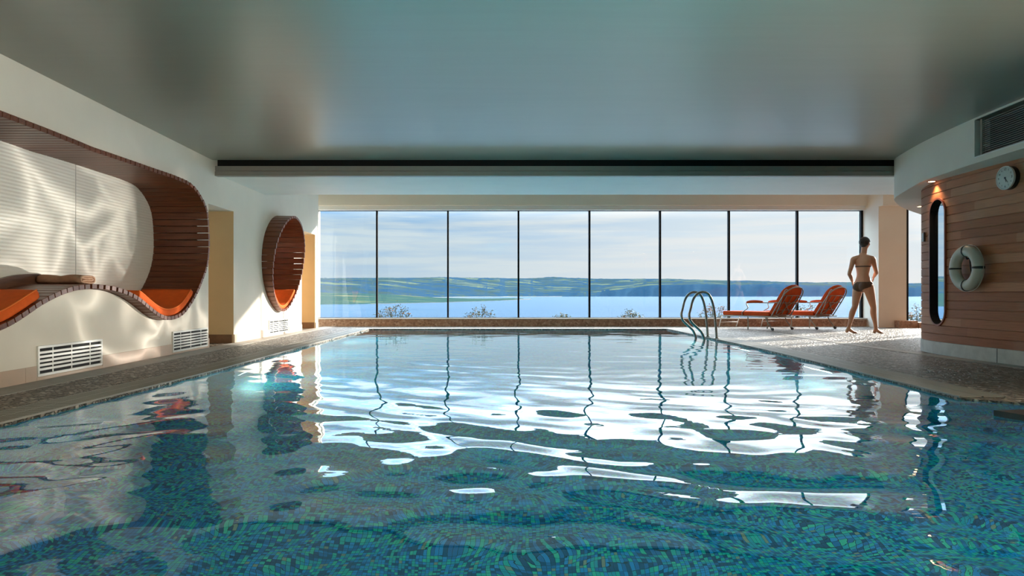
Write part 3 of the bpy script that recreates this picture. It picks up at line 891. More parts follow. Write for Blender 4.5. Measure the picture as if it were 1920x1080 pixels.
# smooth stone borders
bm = bmesh.new()
def strip(bm, pts, z=0.005):
    for (a0, b0, y0), (a1, b1, y1) in zip(pts, pts[1:]):
        hexa(bm, [(a0, y0, -.001), (b0, y0, -.001), (b1, y1, -.001), (a1, y1, -.001)], [(a0, y0, z), (b0, y0, z), (b1, y1, z), (a1, y1, z)])
strip(bm, [(XL, -3.34, -4), (XL, -3.34, 9.1), (-3.55, -3.28, 12), (wallx(14.53), -3.16, 15.1)])
strip(bm, [(5.16, 5.33, 4.6), (5.16, 5.33, 7.4), (5.17, 5.34, 9.8), (5.3, 5.44, 12.4)])
tag(to_obj('trim_9', bm, m_border), kind='structure')
bm = bmesh.new()
box(bm, -2.55, 4.15, 14.0, 14.16, -0.001, 0.008)
tag(to_obj('trim_10', bm, m_coping), kind='structure')
bm = bmesh.new()
hexa(bm, [(3.10, 4.12, -.06), (4.2, 4.20, -.06), (4.2, 3.3, -.06), (3.30, 3.4, -.06)][::-1], [(3.10, 4.12, .012), (4.2, 4.20, .012), (4.2, 3.3, .012), (3.30, 3.4, .012)][::-1])
tag(to_obj('floor_step', bm, m_darkstone), kind='structure')

# ------------------------------------------------------------------ timber ring alcoves in the left wall
def slats(P, pitch, width, th, x_back, off):
    R = resample([(p.x, p.y, p.z) for p in P], pitch, True); n = len(R)
    bm = bmesh.new()
    for i in range(n):
        c = R[i]; a, b = R[i - 1], R[(i + 1) % n]
        t = Vector((b.x - a.x, b.y - a.y)).normalized(); m = Vector((-t.y, t.x))
        pts = []
        for s, q in ((-1, -1), (1, -1), (1, 1), (-1, 1)):
            pts.append((c.x + t.x * s * width / 2 + m.x * q * th / 2, c.y + t.y * s * width / 2 + m.y * q * th / 2))
        xf = wallx(c.x) + c.z
        jit = 0.0
        hexa(bm, [(x_back, y, z) for y, z in pts], [(xf + jit, y, z) for y, z in pts])
    return bm
def slat_thing(name, P, pitch, width, th, xb, label, xpanel):
    c = sum((Vector((wallx(p.x), p.x, p.y)) for p in P), Vector()) / len(P)
    e = empty(name, (wallx(c.y), c.y, min(p.y for p in P)), label, 'alcove seat')
    o = to_obj('timber_slats', slats(P, pitch, width, th, xb, e.location), m_slat, e, off=e.location)
    bevel(o, 0.0025, 1)
    ys = [p.x for p in P]; zs = [p.y for p in P]
    return e
big_e = slat_thing('timber_alcove', BIG, 0.0885, 0.0795, 0.044, -4.30, 'long wavy timber slat alcove with orange cushions, set in the left wall', -4.16)
small_e = slat_thing('timber_alcove', SMALL, 0.107, 0.098, 0.040, -4.02, 'oval timber slat seat standing proud of the left wall near the window', -3.95)
bm = bmesh.new()
quad(bm, (-4.16, 3.3, .3), (-4.16, 9.08, .3), (-4.16, 9.08, 2.3), (-4.16, 3.3, 2.3))
po = to_obj('back_panel', bm, m_panel, big_e, off=big_e.location); po['label'] = 'white ribbed back panel'
# thin upright joint in the panel
bm = bmesh.new(); box(bm, -4.161, -4.158, 7.02, 7.026, .4, 2.2)
to_obj('panel_joint', bm, m_beam, big_e, off=big_e.location)
bm = bmesh.new()
quad(bm, (-3.985, 10.9, .3), (-3.985, 13.1, .3), (-3.985, 13.1, 2.3), (-3.985, 10.9, 2.3))
to_obj('back_panel', bm, m_panel, small_e, off=small_e.location)
# brown back rail following the near side of the hump
bm = bmesh.new()
rp = [p for p in BIG if p.y < 1.2 and 5.0 < p.x < 6.56]; rp.sort(key=lambda p: p.x)
for a, b in zip(rp, rp[1:]):
    za, zb = a.y, b.y
    hexa(bm, [(-4.155, a.x, za), (-4.155, b.x, zb), (-4.115, b.x, zb), (-4.115, a.x, za)],
         [(-4.155, a.x, za + .115), (-4.155, b.x, zb + .115), (-4.115, b.x, zb + .115), (-4.115, a.x, za + .115)])
bmesh.ops.remove_doubles(bm, verts=bm.verts[:], dist=0.0005)
to_obj('back_rail', bm, m_railwood, big_e, off=big_e.location)

def cushion(name, P, ya, yb, th, x_in, lift, label, group=None, inset=0.02, edges=0.0):
    """cushion bent along the inside of a ring between two y positions on its lower part; x from x_in to the front"""
    zmid = (min(p.y for p in P) + max(p.y for p in P)) / 2
    seg = [p for p in P if p.y < zmid and ya <= p.x <= yb]
    seg.sort(key=lambda p: p.x)
    R = resample([(p.x, p.y, p.z) for p in seg], 0.035)
    n = len(R); bm = bmesh.new(); rings = []
    loc = Vector(((x_in + wallx(seg[0].x)) / 2, R[n // 2].x, R[n // 2].y))
    top = []
    for i in range(n):
        a, b = R[max(i - 1, 0)], R[min(i + 1, n - 1)]
        t = Vector((b.x - a.x, b.y - a.y)).normalized(); m = Vector((-t.y, t.x))
        if m.y < 0: m = -m
        c = R[i]; xf = wallx(c.x) + c.z - inset
        e = min(i, n - 1 - i)
        rr = 0.012
        prof = [(x_in, 0), (x_in, th - rr), (x_in + rr, th), (x_in + 0.25 * (xf - x_in), th + .006), (x_in + .6 * (xf - x_in), th + .006), (xf - rr * 2, th), (xf - rr * .6, th - rr * .4), (xf, th - rr * 1.5), (xf + .004, th * .5), (xf, rr), (xf - rr, 0)]
        k = 1.0 if e > 0 else 0.86
        ring = []
        for x, h in prof:
            hh = lift + (h - th / 2) * k + th / 2
            ring.append(bm.verts.new((x, c.x + m.x * hh, c.y + m.y * hh)))
        top.append(Vector((xf - rr * .6, c.x + m.x * (lift + th - rr * .4), c.y + m.y * (lift + th - rr * .4))))
        rings.append(ring)
    for A, B in zip(rings, rings[1:]):
        for k in range(len(A)):
            bm.faces.new((A[k], A[(k + 1) % len(A)], B[(k + 1) % len(A)], B[k]))
    bm.faces.new(rings[0]); bm.faces.new(rings[-1][::-1])
    e = empty(name, loc, label, 'cushion', group)
    to_obj('cushion_body', bm, m_orange, e, smooth=True, off=loc)
    bm = bmesh.new(); tube(bm, top, 0.006, 6)
    to_obj('piping', bm, m_pipe, e, smooth=True, off=loc)
    # creases where it folds
    return e
cushion('seat_cushion', BIG, 7.02, 8.36, 0.082, -4.10, 0.024, 'orange cushion folded into the far bowl of the wavy timber alcove')
cushion('seat_cushion', BIG, 4.2, 5.63, 0.090, -4.05, 0.024, 'orange cushion at the left edge of the photo on the wavy timber alcove')
cushion('seat_cushion', SMALL, 11.33, 12.58, 0.060, -3.93, 0.022, 'bright orange cushion in the bottom of the oval timber seat')

# folded towel lying across the hump
def towel():
    hz = 0.785 + 0.024
    loc = Vector((-3.9, 6.43, hz))
    e = empty('folded_towel', loc, 'folded tan towel lying across the hump of the wavy timber alcove', 'towel')
    bm = bmesh.new()
    xs = [-4.10 + .40 * k / 14 for k in range(15)]
    rings = []
    for q, x in enumerate(xs):
        ring = []; u = q / 14
        w = .135 + .006 * math.sin(u * 7) - (.012 if q in (0, 14) else 0); h = .040 + .004 * math.sin(u * 9 + 1) - (.005 if q in (0, 14) else 0)
        for k in range(28):
            a = 2 * math.pi * k / 28
            cx_ = math.copysign(abs(math.cos(a)) ** .55, math.cos(a)); sz = math.copysign(abs(math.sin(a)) ** .6, math.sin(a))
            dent = 1 - .10 * math.exp(-((cx_ - .25) / .18) ** 2) * (sz > 0)
            ring.append(bm.verts.new((x - loc.x, w * cx_, h + h * sz * dent)))
        rings.append(ring)
    for A, B in zip(rings, rings[1:]):
        for k in range(28): bm.faces.new((A[k], A[(k + 1) % 28], B[(k + 1) % 28], B[k]))
    bm.faces.new(rings[0]); bm.faces.new(rings[-1][::-1])
    o = to_obj('towel_folds', bm, m_towel, e, smooth=True)
    bm = bmesh.new(); xe = -3.70 - loc.x + .004
    loop = [(xe, .112 * math.copysign(abs(math.cos(a)) ** .5, math.cos(a)), .040 + .031 * math.copysign(abs(math.sin(a)) ** .6, math.sin(a))) for a in [2 * math.pi * k / 28 for k in range(28)]]
    tube(bm, loop, .0095, 6, closed=True)
    tube(bm, smooth_path([(xe, -.10, .056), (xe, -.02, .050), (xe, .06, .050), (xe, .095, .040), (xe, .06, .031), (xe, -.02, .032), (xe, -.09, .026)], 5), .008, 6)
    to_obj('towel_hem', bm, m_towel2, e, smooth=True)
towel()

# ------------------------------------------------------------------ white slotted vents low in the left wall
def vent(y0, y1, z0, z1, label, slots=6):
    y_m = (y0 + y1) / 2; xw = wallx(y_m)
    e = empty('wall_vent', (xw, y_m, z0), label, 'vent', 'white slotted air vents low in the left wall')
    t = 0.016
    bm = bmesh.new()
    fr = 0.022; H = z1 - z0; Lh = y1 - y0
    x0, x1 = -0.004, t
    box(bm, x0, x1, -Lh / 2, Lh / 2, 0, fr); box(bm, x0, x1, -Lh / 2, Lh / 2, H - fr, H)
    box(bm, x0, x1, -Lh / 2, -Lh / 2 + fr, fr, H - fr); box(bm, x0, x1, Lh / 2 - fr, Lh / 2, fr, H - fr)
    o = to_obj('frame', bm, m_white_metal, e)
    bevel(o, 0.002, 1)
    bm = bmesh.new()
    ih = H - 2 * fr; p = ih / slots
    for k in range(1, slots):
        z = fr + k * p
        box(bm, 0.002, 0.014, -Lh / 2 + fr, Lh / 2 - fr, z - p * .27, z + p * .27)
    to_obj('blades', bm, m_white_metal, e)
    for f in (-.28, 0.0, .30):
        bm = bmesh.new()
        box(bm, -.002, .006, f * Lh - .006, f * Lh + .006, fr, H - fr)
        to_obj('strut', bm, m_white_metal, e)
    bm = bmesh.new(); quad(bm, (0.0012, -Lh / 2 + .01, .01), (0.0012, Lh / 2 - .01, .01), (0.0012, Lh / 2 - .01, H - .01), (0.0012, -Lh / 2 + .01, H - .01))
    to_obj('duct_opening', bm, m_dark, e)
    e.rotation_euler.z = -math.atan(0.0331) if y_m > 9.1 else 0
vent(5.57, 6.52, 0.036, 0.287, 'white slotted air vent nearest the camera, lowest left of the wavy alcove')
vent(8.02, 9.05, 0.026, 0.272, 'white slotted air vent beside the tan doorway recess')
vent(11.44, 12.46, 0.036, 0.275, 'small white slotted air vent beneath the oval timber seat')

# ------------------------------------------------------------------ windows
mx = [-3.66, -2.307, -0.717, 0.861, 2.45, 4.03, 5.57, 7.10, 8.56]
for i in range(8):
    bm = bmesh.new()
    quad(bm, (mx[i], YW, 0.184), (mx[i + 1], YW, 0.184), (mx[i + 1], YW, 2.587), (mx[i], YW, 2.587))
    w = to_obj('window_%d' % (i + 1), bm, m_pane); tag(w, kind='structure')
    if 0 < i:
        bm = bmesh.new()
        box(bm, mx[i] - 0.019, mx[i] + 0.019, YW - 0.045, YW + 0.03, 0.184, 2.587)
        to_obj('mullion', bm, m_darkbronze, w)
    bm = bmesh.new()
    box(bm, mx[i] + .02, mx[i + 1] - .02, YW - .015, YW + .015, 0.184, 0.196)
    box(bm, mx[i] + .02, mx[i + 1] - .02, YW - .015, YW + .015, 2.574, 2.587)
    if i == 7: box(bm, 8.515, 8.56, YW - .045, YW + .03, 0.184, 2.587)
    to_obj('frame', bm, m_darkbronze, w)
bm = bmesh.new(); quad(bm, (9.16, 14.7, 0.11), (14, 14.7, 0.11), (14, 14.7, 2.56), (9.16, 14.7, 2.56))
w = to_obj('window_9', bm, m_pane); tag(w, kind='structure')
bm = bmesh.new(); box(bm, 9.16, 9.20, 14.655, 14.74, 0.11, 2.56); box(bm, 11.6, 11.66, 14.655, 14.74, 0.11, 2.56)
to_obj('mullion', bm, m_darkbronze, w)
bm = bmesh.new(); box(bm, 9.36, 9.385, 16.0, 16.03, -.1, 2.4)
bm.free()

# ------------------------------------------------------------------ pool ladder: two bent steel rails
def ladder():
    e = empty('pool_ladder', (3.62, 11.0, 0.0), 'polished steel pool ladder with two curved handrails at the right pool edge', 'ladder')
    prof = [(0.235, -0.9), (0.235, -.35), (0.232, -.05), (0.222, 0.03), (0.18, 0.12), (0.10, 0.20), (0.03, 0.27), (0.0, 0.33), (-0.005, 0.40), (0.015, 0.48), (0.045, 0.60),
            (0.09, 0.685), (0.155, 0.738), (0.235, 0.745), (0.30, 0.71), (0.345, 0.63), (0.375, 0.52), (0.395, 0.40), (0.415, 0.20), (0.428, 0.014)]
    P = smooth_path([(x, 0, z) for x, z in prof], 6)
    for dy in (0.25, -0.20):
        bm = bmesh.new()
        tube(bm, [(p.x - 0.30 + 0.02 * dy, dy, p.z) for p in P], 0.0195, 14)
        r = to_obj('handrail', bm, m_steel, e, smooth=True)
        bm = bmesh.new()
        lathe(bm, [(0.045, 0.0135), (0.045, 0.019), (0.03, 0.025), (0.022, 0.029)], 20, 'z', (0.128 + 0.02 * dy, dy, 0.0))
        to_obj('base_flange', bm, m_steel, r, smooth=False)
    for z in (-0.25, -0.5, -0.75):
        bm = bmesh.new(); box(bm, -0.10, -0.03, -0.2, 0.25, z - .01, z + .01)
        to_obj('tread', bm, m_steel, e)
ladder()

# ------------------------------------------------------------------ garden loungers
def lounger(loc, ang, label, cat='lounger'):
    """local +x runs from the back wheels to the foot end, +y across"""
    e = empty('garden_lounger', loc, label, cat, 'orange cushioned loungers by the window')
    e.rotation_euler.z = ang
    hw = 0.30; sh = 0.265
    th = math.radians(57)                      # recline of the back from the horizontal
    back = Vector((-math.cos(th), 0, math.sin(th)))
    up = Vector((math.sin(th), 0, math.cos(th)))   # cushion side of the back
    hinge = Vector((0.02, 0, sh)); BL = 0.70
    # base frame
    bm = bmesh.new()
    for s in (-1, 1):
        tube(bm, smooth_path([(-0.06, s * hw, sh), (0.3, s * hw, sh + .005), (0.8, s * hw, sh), (1.18, s * hw, sh - .01), (1.30, s * hw * .98, sh + .005)], 4), 0.0125, 8)
    for x in (-0.06, 0.30, 0.62, 0.95, 1.30):
        tube(bm, [(x, -hw, sh), (x, hw, sh)], 0.010, 8)
    to_obj('seat_frame', bm, m_iron, e, smooth=True)
    # rear legs with wheels, middle legs, foot legs
    for s in (-1, 1):
        bm = bmesh.new()
        tube(bm, smooth_path([(0.13, s * hw, sh), (0.10, s * hw, .18), (0.03, s * hw, .10), (0.0, s * hw, 0.03)], 5), 0.0115, 8)
        lg = to_obj('rear_leg', bm, m_iron, e, smooth=True)
        bm = bmesh.new()
        for k in range(1):
            rr = 0.027
            rings = []
            for yy_ in (-0.011, 0.011):
                rings.append([bm.verts.new((-0.028 + rr * math.cos(2 * math.pi * q / 16), s * hw + yy_, rr + rr * math.sin(2 * math.pi * q / 16))) for q in range(16)])
            for q in range(16): bm.faces.new((rings[0][q], rings[0][(q + 1) % 16], rings[1][(q + 1) % 16], rings[1][q]))
            bm.faces.new(rings[0]); bm.faces.new(rings[1][::-1])
        to_obj('wheel', bm, m_rubber, lg)
        bm = bmesh.new()
        tube(bm, smooth_path([(0.55, s * hw, sh), (0.54, s * hw, .12), (0.55, s * hw, 0.0)], 4), 0.011, 8)
        to_obj('middle_leg', bm, m_iron, e, smooth=True)
        bm = bmesh.new()
        tube(bm, [(1.22, s * hw * .95, sh), (1.31, s * hw * .9, 0.0)], 0.009, 8)
        to_obj('foot_leg', bm, m_white_metal, e, smooth=True)
    bm = bmesh.new(); tube(bm, [(1.27, -hw * .92, .12), (1.27, hw * .92, .12)], 0.006, 6)
    to_obj('foot_brace', bm, m_white_metal, e, smooth=True)
    # armrests
    for s in (-1, 1):
        bm = bmesh.new()
        a0 = hinge + back * 0.34
        tube(bm, smooth_path([(a0.x, s * (hw + .012), a0.z), (0.04, s * (hw + .03), .545), (0.2, s * (hw + .035), .545), (0.52, s * (hw + .035), .54), (0.555, s * (hw + .03), .51), (0.53, s * (hw + .02), .44), (0.62, s * (hw + .01), .38),
                              (0.68, s * (hw + .01), .34), (0.68, s * hw, .26)], 5), 0.0095, 8)
        ar = to_obj('armrest', bm, m_iron, e, smooth=True)
        bm = bmesh.new()
        pts = smooth_path([(0.17, s * (hw + .035), .560), (0.30, s * (hw + .035), .570), (0.45, s * (hw + .035), .566), (0.55, s * (hw + .035), .548)], 4)
        n_ = len(pts); tube(bm, pts, [0.012 + 0.016 * math.sin(math.pi * min(1, (i + .6) / (n_ - .2))) ** .5 for i in range(n_)], 10)
        pd = to_obj('armrest_pad', bm, m_orange_chair, ar, smooth=True); pd['label'] = 'orange armrest pad'
    # back frame: arch with a lattice seen from behind
    def bp(u, y, off=0.0):
        p = hinge + back * u + up * off
        return Vector((p.x, y, p.z))
    bm = bmesh.new()
    arch = [bp(0, -hw + .01), bp(0.25, -hw + .01), bp(0.48, -hw + .015)]
    for k in range(1, 8):
        a = math.pi * k / 8
        arch.append(bp(0.50 + 0.20 * math.sin(a), -math.cos(a) * (hw - .02)))
    arch += [bp(0.48, hw - .015), bp(0.25, hw - .01), bp(0, hw - .01)]
    tube(bm, smooth_path(arch, 4), 0.0115, 8)
    to_obj('back_frame', bm, m_iron, e, smooth=True)
    bm = bmesh.new()
    tube(bm, [bp(0.50, -hw + .02, .003), bp(0.50, hw - .02, .003)], .008, 6)
    tube(bm, [bp(0.04, -hw + .02, .003), bp(0.04, hw - .02, .003)], .008, 6)
    for u in (0.16, 0.33):
        tube(bm, [bp(u, -hw + .02, .003), bp(u, hw - .02, .003)], .006, 6)
    for y in (-0.17, 0.0, 0.17):
        tube(bm, [bp(0.04, y, .002), bp(0.50, y, .002)], .006, 6)
    tube(bm, smooth_path([bp(0.47, -0.25, -.006), bp(0.33, -0.10, -.006), bp(0.25, 0, -.006), bp(0.12, .06, -.006), bp(0.05, .16, -.006)], 4), .0075, 6)
    tube(bm, smooth_path([bp(0.10, -0.2, -.006), bp(0.20, -.07, -.006), bp(0.28, 0.04, -.006), bp(0.36, .12, -.006)], 4), .0075, 6)
    to_obj('back_lattice', bm, m_iron, e, smooth=True)
    # tilting arm at the side of the back
    bm = bmesh.new()
    tube(bm, smooth_path([bp(0.62, hw - .06, -.01), bp(0.66, hw + .05, -.03), bp(0.58, hw + .09, -.05), (bp(0.45, 0).x - .03, hw + .09, 0.50), (bp(.3, 0).x - .03, hw + .09, 0.33)], 5), .007, 6)
    to_obj('recline_arm', bm, m_iron, e, smooth=True)
    # cushions: seat in two halves and back
    def slab(x0, x1, z0, z1, y=hw - .015):
        b = bmesh.new(); box(b, x0, x1, -y, y, z0, z1)
        return b
    o = to_obj('seat_cushion', slab(0.06, 0.665, sh + .012, sh + .10), m_orange_chair, e); bevel(o, .022, 3)
    o = to_obj('leg_cushion', slab(0.668, 1.20, sh + .014, sh + .098), m_orange_chair, e); bevel(o, .022, 3)
    bm = bmesh.new()
    outl = [(0.03, -hw + .025)] + [(0.48, -hw + .025)]
    for k in range(1, 12):
        a = math.pi * k / 12; outl.append((0.50 + 0.205 * math.sin(a), -math.cos(a) * (hw - .025)))
    outl += [(0.48, hw - .025), (0.03, hw - .025)]
    A = [bm.verts.new(bp(u, y, .013)) for u, y in outl]; B = [bm.verts.new(bp(u, y, .098)) for u, y in outl]
    bm.faces.new(A); bm.faces.new(B[::-1])
    for k in range(len(A)): bm.faces.new((A[k], B[k], B[(k + 1) % len(A)], A[(k + 1) % len(A)]))
    o = to_obj('back_cushion', bm, m_orange_chair, e); bevel(o, .022, 3)
    return e
dirx = math.atan2(0.87, -0.5)
lounger((5.97, 13.53, 0), dirx, 'orange cushioned metal lounger nearer the pool ladder, with complete armrest in view')
lounger((7.02, 13.90, 0), dirx, 'orange cushioned metal lounger nearest the walking person, partly behind the other one')

# ------------------------------------------------------------------ life ring, clock, tall mirror and switch on the timber wall
def wall_frame(y, z, out=0.0):
    x = wood_x(y); x2 = wood_x(y + .05); x1 = wood_x(y - .05)
    ang = math.atan2(x2 - x1, 0.1)             # wall turns this much
    return Vector((x, y, z)), -ang

def life_ring():
    loc, a = wall_frame(7.42, 0.745)
    e = empty('life_ring', loc, 'off white life ring with dark bands hanging on the timber wall', 'life ring', rz=a)
    cx = -0.085; cz = 0.25; R = 0.187; r = 0.060
    bm = bmesh.new(); n, mseg = 64, 20
    rings = []
    for i in range(n):
        t = 2 * math.pi * i / n; ring = []
        for k in range(mseg):
            p = 2 * math.pi * k / mseg
            rr = R + r * math.cos(p)
            ring.append(bm.verts.new((cx + r * .92 * math.sin(p), rr * math.cos(t), cz + rr * math.sin(t))))
        rings.append(ring)
    for i in range(n):
        for k in range(mseg):
            bm.faces.new((rings[i][k], rings[i][(k + 1) % mseg], rings[(i + 1) % n][(k + 1) % mseg], rings[(i + 1) % n][k]))
    to_obj('ring_body', bm, m_ring, e, smooth=True)
    for t in (math.pi * .5, math.pi, math.pi * 1.5, 0.0):
        bm = bmesh.new(); rings = []
        for dt in (-.055, .055):
            ring = []
            for k in range(20):
                p = 2 * math.pi * k / 20; rr = R + (r + .004) * math.cos(p)
                ring.append(bm.verts.new((cx + (r + .004) * .92 * math.sin(p), rr * math.cos(t + dt), cz + rr * math.sin(t + dt))))
            rings.append(ring)
        for k in range(20): bm.faces.new((rings[0][k], rings[0][(k + 1) % 20], rings[1][(k + 1) % 20], rings[1][k]))
        o = to_obj('strap', bm, m_black, e, smooth=True)
        s = o.modifiers.new('thick', 'SOLIDIFY'); s.thickness = .003
    # cord
    bm = bmesh.new()
    for q in range(4):
        t0 = math.pi / 2 * q; pts = []
        for k in range(13):
            t = t0 + math.pi / 2 * k / 12; rr = R + r + .004 + .012 * math.sin(math.pi * k / 12)
            pts.append((cx + .01, rr * math.cos(t), cz + rr * math.sin(t)))
        tube(bm, pts, .0035, 6)
    o = to_obj('grab_cord', bm, m_ring, e, smooth=True)
    # bracket behind
    bm = bmesh.new()
    tube(bm, smooth_path([(0, -.02, cz + .12), (-.05, -.02, cz + .12), (-.09, -.015, cz + .10), (-.10, -.01, cz + .14)], 4), .008, 8)
    tube(bm, smooth_path([(-.03, .03, cz + .12), (-.03, .02, cz + .02), (-.03, .0, cz - .06), (-.03, -.04, cz - .07)], 4), .007, 8)
    tube(bm, [(0, .03, cz + .12), (-.03, .03, cz + .12)], .007, 8); tube(bm, [(0, -.04, cz - .07), (-.03, -.04, cz - .07)], .007, 8)
    to_obj('hook', bm, m_black, e, smooth=True)
life_ring()

def text_mesh(body, size):
    cu = bpy.data.curves.new('t', 'FONT'); cu.body = body; cu.size = size; cu.align_x = 'CENTER'; cu.align_y = 'CENTER'; cu.extrude = 0.0006
    o = bpy.data.objects.new('t', cu); COL.objects.link(o)
    dg = bpy.context.evaluated_depsgraph_get(); me = bpy.data.meshes.new_from_object(o.evaluated_get(dg))
    bpy.data.objects.remove(o); bpy.data.curves.remove(cu)
    return me

def clock():
    loc, a = wall_frame(6.90, 1.765)
    e = empty('wall_clock', loc, 'round white wall clock high on the timber wall', 'clock', rz=a)
    cz = 0.122; R = 0.120
    bm = bmesh.new()
    lathe(bm, [(R * .95, 0.0), (R * .97, -.05), (R, -.058), (R, -.066), (R * .95, -.068), (R * .93, -.060)], 48, 'x', (0, 0, cz))
    to_obj('case', bm, m_white_metal, e, smooth=True).data
    bm = bmesh.new(); lathe(bm, [(R * .98, -.001), (R * .985, -.045)], 48, 'x', (0, 0, cz))
    o = to_obj('rim', bm, m_black, e)
    bm = bmesh.new(); lathe(bm, [(R * .925, -.0605), (R * .925, -.0615)], 48, 'x', (0, 0, cz))
    to_obj('dial', bm, m_clockface, e)
    # numerals
    bm = bmesh.new()
    for h in range(1, 13):
        me = text_mesh(str(h), 0.034 if h % 3 == 0 else 0.024)
        t = math.pi / 2 - h * math.pi / 6
        # the dial faces -x; to the viewer, right is -y ... mirrored so that 3 stands on the viewer's right
        M = Matrix(((0, 0, -1, -.0622), (-1, 0, 0, -math.cos(t) * R * .72), (0, 1, 0, cz + math.sin(t) * R * .72), (0, 0, 0, 1)))
        me.transform(M); bm.from_mesh(me); bpy.data.meshes.remove(me)
    for q in range(60):
        t = 2 * math.pi * q / 60; r0, r1 = R * .86, R * (.91)
        w = .0012
        c, s = math.cos(t), math.sin(t)
        quad(bm, (-.0620, c * r0 - s * w, cz + s * r0 + c * w), (-.0620, c * r1 - s * w, cz + s * r1 + c * w), (-.0620, c * r1 + s * w, cz + s * r1 - c * w), (-.0620, c * r0 + s * w, cz + s * r0 - c * w))
    to_obj('numerals', bm, m_black, e)
    for nm, ang, ln, w in (('hour_hand', math.radians(250), .045, .004), ('minute_hand', math.radians(232), .062, .003)):
        bm = bmesh.new(); c, s = math.cos(ang), math.sin(ang)
        hexa(bm, [(-.0632, -s * w, cz + c * w), (-.0632, s * w, cz - c * w), (-.0632, c * ln + s * w, cz + s * ln - c * w), (-.0632, c * ln - s * w, cz + s * ln + c * w)],
             [(-.0642, -s * w, cz + c * w), (-.0642, s * w, cz - c * w), (-.0642, c * ln + s * w, cz + s * ln - c * w), (-.0642, c * ln - s * w, cz + s * ln + c * w)])
        to_obj(nm, bm, m_black, e)
    bm = bmesh.new(); lathe(bm, [(.010, -.062), (.010, -.066)], 20, 'x', (0, 0, cz)); to_obj('hub', bm, m_black, e)
    bm = bmesh.new(); lathe(bm, [(R * .93, -.0672), (R * .93, -.0680)], 48, 'x', (0, 0, cz)); to_obj('glass_cover', bm, m_pane, e)
clock()

def tall_mirror():
    yc, z0, z1 = (MY0 + MY1) / 2, MZ0 - .005, MZ1 + .005
    a = Vector((wood_x(MY0 - .005), MY0 - .005)); b = Vector((wood_x(MY1 + .005), MY1 + .005))
    mid = (a + b) / 2; d = (b - a).normalized(); ang = math.atan2(d.x, d.y)
    e = empty('tall_mirror', (mid.x - .004, mid.y, z0), 'tall narrow mirror with rounded ends in a dark frame on the timber wall', 'mirror', rz=-ang)
    H = z1 - z0; hw = (b - a).length / 2
    def loop(w, inset):
        r = w; pts = []
        for k in range(17):
            t = math.pi * k / 16; pts.append((r * math.cos(t), H - hw - 0 + r * math.sin(t)))
        for k in range(17):
            t = math.pi + math.pi * k / 16; pts.append((r * math.cos(t), hw + r * math.sin(t)))
        return pts
    bm = bmesh.new()
    O, I = loop(hw, 0), loop(hw - .020, 0)
    def band(bm, A, B, xa, xb):
        va = [bm.verts.new((xa, y, z)) for y, z in A]; vb = [bm.verts.new((xb, y, z)) for y, z in B]; n = len(A)
        for k in range(n): bm.faces.new((va[k], va[(k + 1) % n], vb[(k + 1) % n], vb[k]))
    band(bm, O, O, 0.03, -.016); band(bm, O, I, -.016, -.016)
    to_obj('frame', bm, m_redframe, e)
    bm = bmesh.new(); band(bm, I, I, -.016, .105)
    to_obj('inner_rim', bm, m_darkbronze, e)
    bm = bmesh.new(); bm.faces.new([bm.verts.new((.032, y, z)) for y, z in loop(hw - .021, 0)])
    to_obj('mirror_pane', bm, m_mirror, e)
tall_mirror()

loc, a = wall_frame(8.52, 1.37)
e = empty('wall_switch', loc, 'small grey square switch plate left of the tall mirror', 'switch', rz=a)
bm = bmesh.new(); box(bm, -.012, 0, -.055, .045, 0, .105); o = to_obj('plate', bm, m_greybox, e); bevel(o, .003, 2)
bm = bmesh.new(); box(bm, -.020, -.002, -.075, -.055, -.005, .11); to_obj('side_bracket', bm, m_black, e)

# recessed downlights in the bulkhead soffit
def emis(name, col, s):
    m = bpy.data.materials.new(name); m.use_nodes = True; b = m.node_tree.nodes['Principled BSDF']
    b.inputs['Emission Color'].default_value = (*col, 1); b.inputs['Emission Strength'].default_value = s
    b.inputs['Base Color'].default_value = (.8, .8, .8, 1)
    return m
m_lampglow = emis('warm_lamp_glow', (1.0, 0.62, 0.35), 9.0)
def downlight(x, y, z, label):
    e = empty('downlight', (x, y, z), label, 'light', 'round downlights under the bulkhead')
    bm = bmesh.new(); lathe(bm, [(.050, .002), (.050, -.006), (.038, -.006), (.038, .0)], 28, 'z'); to_obj('trim_ring', bm, m_redframe if y < 9 else m_white_metal, e)
    bm = bmesh.new(); lathe(bm, [(.036, -.0065), (.036, -.0075)], 24, 'z'); to_obj('lamp', bm, m_lampglow, e)
    l = bpy.data.lights.new('lamp_light', 'SPOT'); l.energy = 14; l.color = (1, .72, .45); l.spot_size = math.radians(110); l.spot_blend = .6; l.shadow_soft_size = .03
    o = bpy.data.objects.new('lamp_light', l); COL.objects.link(o); o.parent = e; o.location = (0, 0, -.02)
downlight(5.385, 8.14, 2.060, 'small glowing downlight in the soffit over the tall mirror')
downlight(6.44, 9.98, 2.0, 'small pale downlight under the far rounded end of the bulkhead')

# ------------------------------------------------------------------ outside: terrace, rose bushes, sea, hills
bm = bmesh.new()
quad(bm, (-9, 15.5, -0.12), (22, 15.5, -0.12), (22, 19.5, -0.12), (-9, 19.5, -0.12))
quad(bm, (-9, 19.5, -0.12), (22, 19.5, -0.12), (30, 40, -12.2), (-16, 40, -12.2))
tag(to_obj('ground', bm, m_terrace), kind='structure')

